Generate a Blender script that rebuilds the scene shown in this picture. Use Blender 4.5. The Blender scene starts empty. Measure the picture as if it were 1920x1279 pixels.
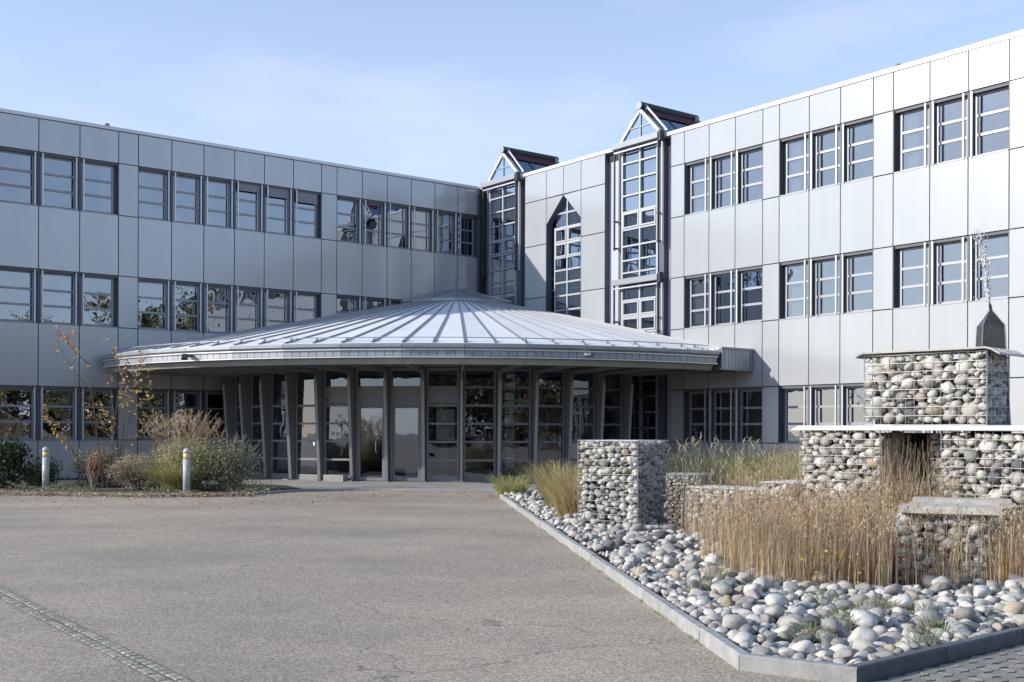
import bpy, math, random
from mathutils import Vector, Matrix, noise
random.seed(7)
R_ = math.radians
SC = bpy.context.scene
COL = SC.collection

# ------------------------------------------------------------------ camera, sky, sun, exposure
cam_d = bpy.data.cameras.new('camera')
cam = bpy.data.objects.new('camera', cam_d); COL.objects.link(cam)
cam_d.sensor_width = 36.0
cam_d.lens = 2127.4 / 1920 * 36
cam_d.shift_y = (807.8 - 639.5) / 1920
cam_d.clip_start = 0.1; cam_d.clip_end = 3000
ROLL = 0.0032
cam.matrix_world = Matrix.Translation((0, 0, 1.5)) @ Matrix.Rotation(R_(90), 4, 'X') @ Matrix.Rotation(ROLL, 4, 'Z')
SC.camera = cam

SUN_EL = R_(22.5)
SUN_H = Vector((-0.974, -0.226)).normalized()
SUN = Vector((SUN_H.x * math.cos(SUN_EL), SUN_H.y * math.cos(SUN_EL), math.sin(SUN_EL)))
world = bpy.data.worlds.new('World'); SC.world = world; world.use_nodes = True
wt = world.node_tree; wt.nodes.clear()
wo = wt.nodes.new('ShaderNodeOutputWorld'); wb = wt.nodes.new('ShaderNodeBackground')
sky = wt.nodes.new('ShaderNodeTexSky'); sky.sky_type = 'NISHITA'; sky.sun_disc = False
sky.sun_elevation = SUN_EL
sky.sun_rotation = math.atan2(SUN_H.x, SUN_H.y)
sky.air_density = 1.0; sky.dust_density = 0.45; sky.ozone_density = 3.0; sky.altitude = 400
tc = wt.nodes.new('ShaderNodeTexCoord'); mp = wt.nodes.new('ShaderNodeMapping')
mp.inputs['Scale'].default_value = (1.0, 1.0, 3.2); mp.inputs['Location'].default_value = (0.4, 1.7, 0.2)
nz = wt.nodes.new('ShaderNodeTexNoise'); nz.inputs['Scale'].default_value = 2.3; nz.inputs['Detail'].default_value = 7
nz.inputs['Roughness'].default_value = 0.56
cr = wt.nodes.new('ShaderNodeValToRGB'); cr.color_ramp.elements[0].position = 0.52; cr.color_ramp.elements[1].position = 0.86
cr.color_ramp.elements[0].color = (0, 0, 0, 1); cr.color_ramp.elements[1].color = (0.65, 0.65, 0.65, 1)
mx = wt.nodes.new('ShaderNodeMix'); mx.data_type = 'RGBA'
CLOUD = mx.inputs['B']; CLOUD.default_value = (4.2, 4.5, 5.1, 1)
wt.links.new(tc.outputs['Generated'], mp.inputs['Vector']); wt.links.new(mp.outputs['Vector'], nz.inputs['Vector'])
wt.links.new(nz.outputs['Fac'], cr.inputs['Fac']); wt.links.new(cr.outputs['Color'], mx.inputs['Factor'])
wt.links.new(sky.outputs['Color'], mx.inputs['A'])
# thin high haze: whiter towards the horizon
sx = wt.nodes.new('ShaderNodeSeparateXYZ'); wt.links.new(tc.outputs['Generated'], sx.inputs['Vector'])
hz = wt.nodes.new('ShaderNodeMapRange'); hz.inputs['From Min'].default_value = 0.0; hz.inputs['From Max'].default_value = 0.6
hz.inputs['To Min'].default_value = 0.74; hz.inputs['To Max'].default_value = 0.02; wt.links.new(sx.outputs['Z'], hz.inputs['Value'])
hm = wt.nodes.new('ShaderNodeMix'); hm.data_type = 'RGBA'; hm.inputs['B'].default_value = (3.55, 3.85, 4.65, 1)
wt.links.new(hz.outputs['Result'], hm.inputs['Factor']); wt.links.new(mx.outputs['Result'], hm.inputs['A'])
tn = wt.nodes.new('ShaderNodeMix'); tn.data_type = 'RGBA'; tn.blend_type = 'MULTIPLY'; tn.inputs['Factor'].default_value = 1
tn.inputs['B'].default_value = (0.955, 0.955, 0.965, 1); wt.links.new(hm.outputs['Result'], tn.inputs['A'])
wt.links.new(tn.outputs['Result'], wb.inputs['Color'])
wb.inputs['Strength'].default_value = 0.105
wt.links.new(wb.outputs['Background'], wo.inputs['Surface'])
sl = bpy.data.lights.new('sun', 'SUN'); sl.energy = 2.05; sl.angle = R_(0.53); sl.color = (1.0, 0.935, 0.84)
so = bpy.data.objects.new('sun', sl); COL.objects.link(so)
so.rotation_euler = SUN.to_track_quat('Z', 'Y').to_euler(); so.location = (-30, -10, 30)
SC.view_settings.view_transform = 'Standard'; SC.view_settings.look = 'None'
SC.view_settings.exposure = 1.25; SC.view_settings.gamma = 1.0
try: SC.view_settings.use_curve_mapping = False
except Exception: pass
SC.render.engine = 'CYCLES'
SC.cycles.max_bounces = 7; SC.cycles.transparent_max_bounces = 12
SC.cycles.caustics_reflective = False; SC.cycles.caustics_refractive = False
SC.cycles.use_denoising = True

# ------------------------------------------------------------------ materials
def mat(name, col, rough=0.6, metal=0.0, var=0.0, noise_scale=0, noise_amt=0.0, bump=0.0, bump_scale=20, spec=0.5, coord='Object', detail=4, stretch=None):
    m = bpy.data.materials.new(name); m.use_nodes = True
    nt = m.node_tree; b = nt.nodes['Principled BSDF']
    b.inputs['Roughness'].default_value = rough; b.inputs['Metallic'].default_value = metal
    b.inputs['Specular IOR Level'].default_value = spec
    b.inputs['Base Color'].default_value = (*col, 1)
    last = None
    t = nt.nodes.new('ShaderNodeTexCoord')
    if noise_scale:
        n = nt.nodes.new('ShaderNodeTexNoise'); n.inputs['Scale'].default_value = noise_scale; n.inputs['Detail'].default_value = detail
        if stretch:
            mq = nt.nodes.new('ShaderNodeMapping'); mq.inputs['Scale'].default_value = stretch
            nt.links.new(t.outputs[coord], mq.inputs['Vector']); nt.links.new(mq.outputs['Vector'], n.inputs['Vector'])
        else: nt.links.new(t.outputs[coord], n.inputs['Vector'])
        r = nt.nodes.new('ShaderNodeValToRGB')
        lo = tuple(max(0, c * (1 - noise_amt)) for c in col); hi = tuple(min(1, c * (1 + noise_amt)) for c in col)
        r.color_ramp.elements[0].position = 0.3; r.color_ramp.elements[1].position = 0.7
        r.color_ramp.elements[0].color = (*lo, 1); r.color_ramp.elements[1].color = (*hi, 1)
        nt.links.new(n.outputs['Fac'], r.inputs['Fac']); last = r.outputs['Color']
    if var:
        oi = nt.nodes.new('ShaderNodeObjectInfo'); mr = nt.nodes.new('ShaderNodeMapRange')
        mr.inputs['To Min'].default_value = 1 - var; mr.inputs['To Max'].default_value = 1 + var
        nt.links.new(oi.outputs['Random'], mr.inputs['Value'])
        hs = nt.nodes.new('ShaderNodeHueSaturation')
        nt.links.new(mr.outputs['Result'], hs.inputs['Value'])
        if last: nt.links.new(last, hs.inputs['Color'])
        else: hs.inputs['Color'].default_value = (*col, 1)
        last = hs.outputs['Color']
    if last: nt.links.new(last, b.inputs['Base Color'])
    if bump:
        n2 = nt.nodes.new('ShaderNodeTexNoise'); n2.inputs['Scale'].default_value = bump_scale; n2.inputs['Detail'].default_value = 5
        nt.links.new(t.outputs[coord], n2.inputs['Vector'])
        bp = nt.nodes.new('ShaderNodeBump'); bp.inputs['Strength'].default_value = bump; bp.inputs['Distance'].default_value = 0.02
        nt.links.new(n2.outputs['Fac'], bp.inputs['Height']); nt.links.new(bp.outputs['Normal'], b.inputs['Normal'])
    return m

def glass(name, tint, refl, wave=0.02, wscale=1.3, rough=0.0):
    m = bpy.data.materials.new(name); m.use_nodes = True
    nt = m.node_tree; nt.nodes.clear()
    o = nt.nodes.new('ShaderNodeOutputMaterial'); mxs = nt.nodes.new('ShaderNodeMixShader')
    tr = nt.nodes.new('ShaderNodeBsdfTransparent'); tr.inputs['Color'].default_value = (*tint, 1)
    gl = nt.nodes.new('ShaderNodeBsdfGlossy'); gl.inputs['Roughness'].default_value = rough
    gl.inputs['Color'].default_value = (0.84, 0.91, 1, 1)
    fr = nt.nodes.new('ShaderNodeFresnel'); fr.inputs['IOR'].default_value = 1.5
    ma = nt.nodes.new('ShaderNodeMath'); ma.operation = 'MULTIPLY_ADD'; ma.use_clamp = True
    ma.inputs[1].default_value = 1.6; ma.inputs[2].default_value = refl
    nt.links.new(fr.outputs['Fac'], ma.inputs[0])
    t = nt.nodes.new('ShaderNodeTexCoord'); g = nt.nodes.new('ShaderNodeNewGeometry')
    n = nt.nodes.new('ShaderNodeTexNoise'); n.inputs['Scale'].default_value = wscale; n.inputs['Detail'].default_value = 1.5
    nt.links.new(g.outputs['Position'], n.inputs['Vector'])
    bp = nt.nodes.new('ShaderNodeBump'); bp.inputs['Strength'].default_value = 1.0; bp.inputs['Distance'].default_value = wave
    nt.links.new(n.outputs['Fac'], bp.inputs['Height']); nt.links.new(bp.outputs['Normal'], gl.inputs['Normal'])
    nt.links.new(ma.outputs['Value'], mxs.inputs['Fac'])
    nt.links.new(tr.outputs['BSDF'], mxs.inputs[1]); nt.links.new(gl.outputs['BSDF'], mxs.inputs[2])
    nt.links.new(mxs.outputs['Shader'], o.inputs['Surface'])
    return m

M = {}
M['panel'] = mat('cladding_grey', (0.465, 0.482, 0.495), 0.17, 0.22, var=0.03, noise_scale=0.9, noise_amt=0.025, stretch=(2.5, 2.5, 0.25), spec=0.45)
M['slate'] = mat('cladding_slate', (0.42, 0.45, 0.53), 0.5, 0.1, noise_scale=0.6, noise_amt=0.06)
M['coping'] = mat('coping_metal', (0.62, 0.64, 0.65), 0.38, 0.2, noise_scale=0.5, noise_amt=0.05)
M['joint'] = mat('joint_dark', (0.03, 0.033, 0.038), 0.8)
M['frame'] = mat('window_frame_metal', (0.28, 0.30, 0.33), 0.45, 0.3, var=0.05)
M['rail'] = mat('guide_rail_aluminium', (0.62, 0.64, 0.67), 0.35, 0.5)
M['tower_bar'] = mat('tower_glazing_bar', (0.40, 0.42, 0.45), 0.45, 0.3)
M['reveal'] = mat('window_reveal', (0.09, 0.10, 0.12), 0.55)
M['pane'] = glass('window_glass', (0.30, 0.33, 0.33), 0.24, 0.006, 1.6)
M['pane_tower'] = glass('tower_glass', (0.36, 0.42, 0.41), 0.36, 0.004, 1.2)
M['pane_entry'] = glass('entrance_glass', (0.62, 0.66, 0.66), 0.10, 0.005, 1.6)
M['pane_roof'] = glass('roof_glass', (0.10, 0.14, 0.22), 0.16, 0.003, 1.0)
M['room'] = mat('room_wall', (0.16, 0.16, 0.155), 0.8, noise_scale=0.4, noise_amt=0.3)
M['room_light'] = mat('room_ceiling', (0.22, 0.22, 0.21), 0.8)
M['blind'] = mat('blind_fabric', (0.72, 0.70, 0.63), 0.8, var=0.1)
M['slatblind'] = mat('outer_blind_metal', (0.22, 0.22, 0.235), 0.5, 0.3)
M['zinc'] = mat('roof_zinc', (0.80, 0.81, 0.82), 0.6, 0.0, spec=0.15, var=0.04, noise_scale=0.8, noise_amt=0.05, bump=0.03, bump_scale=1.5)
M['seam'] = mat('roof_seam', (0.32, 0.33, 0.35), 0.5, 0.2)
M['fascia'] = mat('fascia_zinc', (0.33, 0.355, 0.39), 0.42, 0.35, var=0.10)
M['gutter'] = mat('gutter_zinc', (0.32, 0.34, 0.37), 0.38, 0.45, noise_scale=2, noise_amt=0.08)
M['trim'] = mat('trim_aluminium', (0.66, 0.67, 0.68), 0.35, 0.4)
M['band'] = mat('eave_band', (0.36, 0.36, 0.34), 0.6, noise_scale=1.5, noise_amt=0.08)
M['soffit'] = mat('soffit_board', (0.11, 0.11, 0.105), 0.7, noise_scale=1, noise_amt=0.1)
M['fin'] = mat('fin_paint', (0.22, 0.23, 0.24), 0.5, 0.1, var=0.05)
M['finlight'] = mat('fin_edge', (0.34, 0.35, 0.37), 0.5, 0.1)
M['darkmetal'] = mat('dark_metal', (0.05, 0.055, 0.065), 0.45, 0.4)
M['redblind'] = mat('red_brown_blind', (0.10, 0.02, 0.025), 0.6)
M['white'] = mat('white_paint', (0.78, 0.78, 0.76), 0.6, noise_scale=3, noise_amt=0.04)
M['concrete'] = mat('kerb_concrete', (0.33, 0.33, 0.32), 0.85, var=0.08, noise_scale=9, noise_amt=0.18, bump=0.3, bump_scale=60)
M['kerb_dark'] = mat('kerb_dark_run', (0.13, 0.135, 0.14), 0.85, var=0.08, noise_scale=9, noise_amt=0.2, bump=0.3, bump_scale=60)  # darker tone for the right-hand kerb run
M['bench'] = mat('stone_slab', (0.50, 0.47, 0.42), 0.8, noise_scale=7, noise_amt=0.2, bump=0.3, bump_scale=40)
M['capmetal'] = mat('cap_sheet_metal', (0.27, 0.27, 0.26), 0.45, 0.3, noise_scale=5, noise_amt=0.15, bump=0.15, bump_scale=8)
M['bronze'] = mat('weathered_sheet', (0.13, 0.125, 0.115), 0.38, 0.65, noise_scale=4, noise_amt=0.45, bump=0.1, bump_scale=6)
M['wire'] = mat('galvanised_wire', (0.48, 0.48, 0.48), 0.45, 0.4)
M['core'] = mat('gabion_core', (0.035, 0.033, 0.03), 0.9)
M['lamp'] = mat('amber_lens', (0.80, 0.62, 0.34), 0.35)
M['post'] = mat('bollard_paint', (0.50, 0.50, 0.50), 0.5, noise_scale=12, noise_amt=0.15)
M['soil'] = mat('soil', (0.07, 0.055, 0.04), 0.95, noise_scale=6, noise_amt=0.5, bump=0.8, bump_scale=20, coord='Generated')
M['bark'] = mat('bark', (0.16, 0.12, 0.09), 0.85, noise_scale=20, noise_amt=0.3)
M['twig'] = mat('twig_grey', (0.30, 0.26, 0.21), 0.85)
def leafm(name, col, tr=0.3):
    m = mat(name, col, 0.55, noise_scale=2.5, noise_amt=0.3, coord='Object')
    nt = m.node_tree; b = nt.nodes['Principled BSDF']; o = [n for n in nt.nodes if n.type == 'OUTPUT_MATERIAL'][0]
    t = nt.nodes.new('ShaderNodeBsdfTranslucent'); t.inputs['Color'].default_value = (*[min(1, c * 1.3) for c in col], 1)
    mm = nt.nodes.new('ShaderNodeMixShader'); mm.inputs['Fac'].default_value = tr
    nt.links.new(b.outputs['BSDF'], mm.inputs[1]); nt.links.new(t.outputs['BSDF'], mm.inputs[2]); nt.links.new(mm.outputs['Shader'], o.inputs['Surface'])
    return m
M['g_dark'] = leafm('leaf_dark_green', (0.035, 0.06, 0.025))
M['g_mid'] = leafm('leaf_mid_green', (0.12, 0.15, 0.065))
M['g_grey'] = leafm('leaf_grey_green', (0.27, 0.29, 0.19))
M['g_pale'] = leafm('leaf_pale_green', (0.34, 0.37, 0.16))
M['g_yel'] = leafm('leaf_yellow_green', (0.34, 0.33, 0.10))
M['g_lime'] = leafm('leaf_lime', (0.50, 0.50, 0.26))
M['straw'] = leafm('straw', (0.52, 0.40, 0.26))
M['straw_l'] = leafm('straw_light', (0.52, 0.44, 0.32))
M['straw_b'] = leafm('straw_brown', (0.26, 0.17, 0.11))
M['straw_o'] = leafm('straw_orange', (0.47, 0.30, 0.155))
M['l_or'] = leafm('leaf_orange', (0.40, 0.18, 0.07))
M['l_ye'] = leafm('leaf_yellow', (0.60, 0.40, 0.09))
M['l_rd'] = leafm('leaf_red', (0.30, 0.05, 0.03))
M['l_br'] = leafm('leaf_brown', (0.26, 0.165, 0.11))
M['l_tan'] = leafm('leaf_tan', (0.46, 0.34, 0.23))
def stonem(name, col, amt=0.22):
    return mat(name, col, 0.75, var=0.14, noise_scale=9, noise_amt=amt, bump=0.35, bump_scale=35, detail=6)
STONES = [stonem('stone_white', (0.57, 0.55, 0.50)), stonem('stone_pale', (0.43, 0.41, 0.365)), stonem('stone_grey', (0.29, 0.28, 0.26)),
          stonem('stone_dark', (0.13, 0.13, 0.13)), stonem('stone_tan', (0.44, 0.36, 0.26)), stonem('stone_green', (0.27, 0.30, 0.22)), stonem('stone_pink', (0.46, 0.37, 0.33))]
SW = [32, 32, 20, 9, 6, 0.8, 1.5]
SWG = [46, 34, 13, 4, 3, 0.8, 0.6]
def pick_stone(w=None): return random.choices(STONES, w or SW)[0]

# ------------------------------------------------------------------ helpers
def tag(o, label=None, cat=None, group=None, kind=None):
    if label: o['label'] = label
    if cat: o['category'] = cat
    if group: o['group'] = group
    if kind: o['kind'] = kind
    return o
def empty(name, loc=(0, 0, 0), rz=0, parent=None):
    o = bpy.data.objects.new(name, None); COL.objects.link(o); o.location = loc; o.rotation_euler = (0, 0, rz); o.empty_display_size = 0.3
    if parent: o.parent = parent
    return o
IDM = Matrix.Identity(4)
class MB:
    """mesh collector in world coordinates"""
    def __init__(s): s.v = []; s.f = []; s.m = []; s.mi = 0
    def add(s, vs, fs, mi=None):
        n = len(s.v); s.v += [tuple(p) for p in vs]; s.f += [tuple(i + n for i in f) for f in fs]; s.m += [s.mi if mi is None else mi] * len(fs)
        return s
    def box(s, a, b, fr=None, mi=None):
        x0, y0, z0 = a; x1, y1, z1 = b
        P = [(x0, y0, z0), (x1, y0, z0), (x1, y1, z0), (x0, y1, z0), (x0, y0, z1), (x1, y0, z1), (x1, y1, z1), (x0, y1, z1)]
        F = [(0, 3, 2, 1), (4, 5, 6, 7), (0, 1, 5, 4), (1, 2, 6, 5), (2, 3, 7, 6), (3, 0, 4, 7)]
        if fr: P = [fr(*p) for p in P]
        return s.add(P, F, mi)
    def prism(s, pts, d0, d1, fr=None, mi=None):
        """polygon pts (a, z) in a wall plane extruded from off d0 to d1"""
        n = len(pts)
        P = [(a, d0, z) for a, z in pts] + [(a, d1, z) for a, z in pts]
        F = [tuple(range(n)), tuple(range(2 * n - 1, n - 1, -1))] + [(i, (i + 1) % n, n + (i + 1) % n, n + i) for i in range(n)]
        if fr: P = [fr(*p) for p in P]
        return s.add(P, F, mi)
    def plate(s, pts, z0, z1, mi=None):
        """horizontal polygon (x, y) extruded z0..z1"""
        n = len(pts)
        P = [(x, y, z0) for x, y in pts] + [(x, y, z1) for x, y in pts]
        F = [tuple(range(n - 1, -1, -1)), tuple(range(n, 2 * n))] + [(i, (i + 1) % n, n + (i + 1) % n, n + i) for i in range(n)]
        return s.add(P, F, mi)
    def bar(s, p, q, w, h=None, mi=None):
        """square bar between two points"""
        p = Vector(p); q = Vector(q); h = w if h is None else h
        d = (q - p).normalized(); up = Vector((0, 0, 1)) if abs(d.z) < 0.95 else Vector((0, 1, 0))
        sx = d.cross(up).normalized() * w / 2; sy = sx.normalized().cross(d) * h / 2
        P = [p - sx - sy, p + sx - sy, p + sx + sy, p - sx + sy, q - sx - sy, q + sx - sy, q + sx + sy, q - sx + sy]
        return s.add(P, [(0, 3, 2, 1), (4, 5, 6, 7), (0, 1, 5, 4), (1, 2, 6, 5), (2, 3, 7, 6), (3, 0, 4, 7)], mi)
    def tube(s, pts, rads, n=6, mi=None):
        rings = []
        for i, p in enumerate(pts):
            p = Vector(p); a = Vector(pts[max(0, i - 1)]); b = Vector(pts[min(len(pts) - 1, i + 1)])
            d = (b - a).normalized(); up = Vector((0, 0, 1)) if abs(d.z) < 0.9 else Vector((1, 0, 0))
            x = d.cross(up).normalized(); y = x.cross(d)
            rings.append([p + (x * math.cos(2 * math.pi * k / n) + y * math.sin(2 * math.pi * k / n)) * rads[i] for k in range(n)])
        V = [v for r in rings for v in r]; F = []
        for i in range(len(pts) - 1):
            for k in range(n): F.append((i * n + k, i * n + (k + 1) % n, (i + 1) * n + (k + 1) % n, (i + 1) * n + k))
        F.append(tuple(range(n - 1, -1, -1))); F.append(tuple((len(pts) - 1) * n + k for k in range(n)))
        return s.add(V, F, mi)
    def quad(s, c, u, v, mi=None):
        c = Vector(c); return s.add([c - u - v, c + u - v, c + u + v, c - u + v], [(0, 1, 2, 3)], mi)
    def build(s, name, mats, parent=None, smooth=False, base=None, recalc=True):
        me = bpy.data.meshes.new(name)
        off = Vector(base) if base is not None else Vector((0, 0, 0))
        if parent and base is None: off = world_of(parent)
        me.from_pydata([(p[0] - off[0], p[1] - off[1], p[2] - off[2]) for p in s.v], [], s.f)
        if not isinstance(mats, (list, tuple)): mats = [mats]
        for m in mats: me.materials.append(M[m] if isinstance(m, str) else m)
        if len(mats) > 1: me.polygons.foreach_set('material_index', s.m)
        if smooth: me.polygons.foreach_set('use_smooth', [True] * len(me.polygons))
        me.update()
        o = bpy.data.objects.new(name, me); COL.objects.link(o)
        if parent:
            o.parent = parent
            o.location = off - world_of(parent)
        else: o.location = off
        return o
def world_of(o):
    v = Vector(o.location)
    while o.parent: o = o.parent; v += Vector(o.location)
    return v

# ------------------------------------------------------------------ plan of the place
TH = 0.6546
CX, CY = -1.297, 43.10                       # inner corner of the two wings
uL = Vector((-math.cos(TH), -math.sin(TH))); nL = Vector((math.sin(TH), -math.cos(TH)))
uR = Vector((math.sin(TH), -math.cos(TH))); nR = Vector((-math.cos(TH), -math.sin(TH)))
def FL(s, o, z): return (CX + uL.x * s + nL.x * o, CY + uL.y * s + nL.y * o, z)
def FR(s, o, z): return (CX + uR.x * s + nR.x * o, CY + uR.y * s + nR.y * o, z)
ROOF, T0, B0, ST = 10.76, 9.667, 8.076, 3.45
DX, DY = -2.02, 41.65                        # centre of the entrance pavilion
AL = R_(7.2)
def FD(phi, r, z): return (DX + r * math.sin(phi), DY - r * math.cos(phi), z)

# ------------------------------------------------------------------ ground
def asphalt():
    m = bpy.data.materials.new('asphalt'); m.use_nodes = True; nt = m.node_tree; b = nt.nodes['Principled BSDF']
    b.inputs['Roughness'].default_value = 0.85; b.inputs['Specular IOR Level'].default_value = 0.3
    g = nt.nodes.new('ShaderNodeNewGeometry')
    v = nt.nodes.new('ShaderNodeTexVoronoi'); v.inputs['Scale'].default_value = 85
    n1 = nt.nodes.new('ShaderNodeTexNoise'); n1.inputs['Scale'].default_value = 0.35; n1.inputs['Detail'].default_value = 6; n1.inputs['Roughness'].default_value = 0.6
    n3 = nt.nodes.new('ShaderNodeTexNoise'); n3.inputs['Scale'].default_value = 60; n3.inputs['Detail'].default_value = 3; n3.inputs['Roughness'].default_value = 0.8
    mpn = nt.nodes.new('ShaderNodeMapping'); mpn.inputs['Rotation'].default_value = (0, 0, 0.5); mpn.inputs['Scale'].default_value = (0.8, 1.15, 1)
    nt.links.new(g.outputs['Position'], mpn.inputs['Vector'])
    for q in (v, n3): nt.links.new(g.outputs['Position'], q.inputs['Vector'])
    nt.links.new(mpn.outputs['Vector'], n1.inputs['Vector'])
    sp = nt.nodes.new('ShaderNodeSeparateColor'); nt.links.new(v.outputs['Color'], sp.inputs['Color'])
    r1 = nt.nodes.new('ShaderNodeValToRGB'); r1.color_ramp.elements[0].color = (0.215, 0.187, 0.15, 1); r1.color_ramp.elements[1].color = (0.58, 0.505, 0.405, 1)
    e = r1.color_ramp.elements.new(0.5); e.color = (0.36, 0.315, 0.256, 1)
    nt.links.new(sp.outputs['Red'], r1.inputs['Fac'])
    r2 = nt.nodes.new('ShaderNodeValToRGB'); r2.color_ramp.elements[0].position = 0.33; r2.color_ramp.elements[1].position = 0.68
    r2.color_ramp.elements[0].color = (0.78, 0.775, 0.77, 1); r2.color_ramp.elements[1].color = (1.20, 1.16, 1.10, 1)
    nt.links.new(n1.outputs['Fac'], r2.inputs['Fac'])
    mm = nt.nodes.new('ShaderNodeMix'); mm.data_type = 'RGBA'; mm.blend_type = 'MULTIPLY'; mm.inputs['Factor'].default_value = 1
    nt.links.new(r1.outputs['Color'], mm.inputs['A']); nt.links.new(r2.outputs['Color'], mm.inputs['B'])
    # hairline cracks
    vc = nt.nodes.new('ShaderNodeTexVoronoi'); vc.feature = 'DISTANCE_TO_EDGE'; vc.inputs['Scale'].default_value = 0.42
    nd = nt.nodes.new('ShaderNodeTexNoise'); nd.inputs['Scale'].default_value = 2.0; nd.inputs['Detail'].default_value = 5
    nt.links.new(g.outputs['Position'], nd.inputs['Vector'])
    va = nt.nodes.new('ShaderNodeVectorMath'); va.operation = 'MULTIPLY_ADD'; va.inputs[1].default_value = (0.9, 0.9, 0); nt.links.new(nd.outputs['Color'], va.inputs[0]); nt.links.new(g.outputs['Position'], va.inputs[2])
    nt.links.new(va.outputs['Vector'], vc.inputs['Vector'])
    lt = nt.nodes.new('ShaderNodeMath'); lt.operation = 'LESS_THAN'; lt.inputs[1].default_value = 0.0028; nt.links.new(vc.outputs['Distance'], lt.inputs[0])
    gt = nt.nodes.new('ShaderNodeMath'); gt.operation = 'GREATER_THAN'; gt.inputs[1].default_value = 0.50; nt.links.new(n1.outputs['Fac'], gt.inputs[0])
    ml = nt.nodes.new('ShaderNodeMath'); ml.operation = 'MULTIPLY'; nt.links.new(lt.outputs['Value'], ml.inputs[0]); nt.links.new(gt.outputs['Value'], ml.inputs[1])
    ml2 = nt.nodes.new('ShaderNodeMath'); ml2.operation = 'MULTIPLY'; ml2.inputs[1].default_value = 0.5; nt.links.new(ml.outputs['Value'], ml2.inputs[0])
    mc = nt.nodes.new('ShaderNodeMix'); mc.data_type = 'RGBA'; mc.inputs['B'].default_value = (0.07, 0.065, 0.06, 1)
    nt.links.new(ml2.outputs['Value'], mc.inputs['Factor']); nt.links.new(mm.outputs['Result'], mc.inputs['A'])
    nt.links.new(mc.outputs['Result'], b.inputs['Base Color'])
    bp = nt.nodes.new('ShaderNodeBump'); bp.inputs['Strength'].default_value = 0.6; bp.inputs['Distance'].default_value = 0.006
    nt.links.new(n3.outputs['Fac'], bp.inputs['Height']); nt.links.new(bp.outputs['Normal'], b.inputs['Normal'])
    return m
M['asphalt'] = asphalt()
M['apron'] = mat('apron_concrete', (0.40, 0.385, 0.36), 0.8, noise_scale=1.2, noise_amt=0.15, bump=0.15, bump_scale=40, detail=8)
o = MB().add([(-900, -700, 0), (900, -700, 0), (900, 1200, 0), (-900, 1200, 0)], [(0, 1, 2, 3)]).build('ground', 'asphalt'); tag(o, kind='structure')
# concrete apron round the entrance
pts = [FD(R_(a), 13.9 + 0.25 * math.sin(a * 0.2), 0)[:2] for a in range(-44, 46, 3)] + [FD(R_(40), 7.0, 0)[:2], FD(0, 7.0, 0)[:2], FD(R_(-60), 7.0, 0)[:2], FD(R_(-56), 12, 0)[:2]]
o = MB().add([(x, y, 0.004) for x, y in pts], [tuple(range(len(pts)))]).build('entrance_apron', 'apron'); tag(o, kind='structure')

# ------------------------------------------------------------------ office building
bld = empty('office_building', (CX, CY, 0)); tag(bld, 'three storey office building in grey metal panels, two wings meeting behind the round pavilion', 'building')
def near_panel(fr, a0, a1, z0, z1, g=0.014, off=0.0, m='panel'):
    MB().box((a0 + g, off - 0.04, z0 + g), (a1 - g, off, z1 - g), fr).build('wall_panel', m, bld)
RAILG = 0.1
def window(fr, a0, a1, z0, z1, lefts, blind=None, outer=False, first=False, last=False):
    """one window between two joint lines; a grows along the wall"""
    d = -0.20
    mb = MB()
    fw = 0.05
    i0, i1 = a0 + (0.10 if first else 0.085), a1 - (0.022 if last else 0.085)
    zt, zb = z1 - 0.07, z0 + 0.015
    mb.box((i0, d - 0.03, zb), (i0 + fw, d + 0.035, zt), fr); mb.box((i1 - fw, d - 0.03, zb), (i1, d + 0.035, zt), fr)
    mb.box((i0 + fw, d - 0.03, zt - fw), (i1 - fw, d + 0.03, zt), fr); mb.box((i0 + fw, d - 0.03, zb), (i1 - fw, d + 0.03, zb + fw + 0.01), fr)
    ph = (zt - zb - 2 * fw - 0.01) / 3; bars = []
    for k in (1, 2):
        z = zb + fw + 0.01 + ph * k; mb.box((i0 + fw, d - 0.025, z - 0.033), (i1 - fw, d + 0.032, z + 0.033), fr); bars.append(z)
    # sill sheet
    mb.box((a0 + 0.02, d + 0.036, z0 - 0.012), (a1 - 0.02, 0.012, z0 + 0.012), fr)
    w = mb.build('window', 'frame', bld)
    edges = [zb + fw + 0.01] + bars + [zt - fw]
    for k in range(3):
        lo = edges[k] + (0.033 if k > 0 else 0); hi = edges[k + 1] - (0.033 if k < 2 else 0)
        MB().add([fr(i0 + fw, d + 0.003, lo), fr(i1 - fw, d + 0.003, lo), fr(i1 - fw, d + 0.003, hi), fr(i0 + fw, d + 0.003, hi)], [(0, 1, 2, 3)]).build('pane', 'pane', w)
    for q in (a0 + 0.105, a1 - 0.105):
        if (q < a0 + 0.2 and first) or (q > a0 + 0.2 and last): continue
        MB().box((q - 0.018, 0.0, z0 + 0.012), (q + 0.018, 0.045, z1 - 0.03), fr).build('guide_rail', 'rail', w)
    if blind:
        b0, b1 = blind
        aa = i0 + fw + (i1 - i0 - 2 * fw) * b0; bb = i0 + fw + (i1 - i0 - 2 * fw) * b1
        MB().box((aa, d - 0.12, zb), (bb, d - 0.105, zt), fr).build('roller_blind', 'blind', w)
    if outer:
        zz = z1 - outer
        MB().box((a0 + 0.125, -0.09, zz), (a1 - 0.125, -0.06, z1 - 0.01), fr).box((a0 + 0.125, -0.10, zz - 0.05), (a1 - 0.125, -0.05, zz), fr).build('outer_blind', 'slatblind', w)
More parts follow.
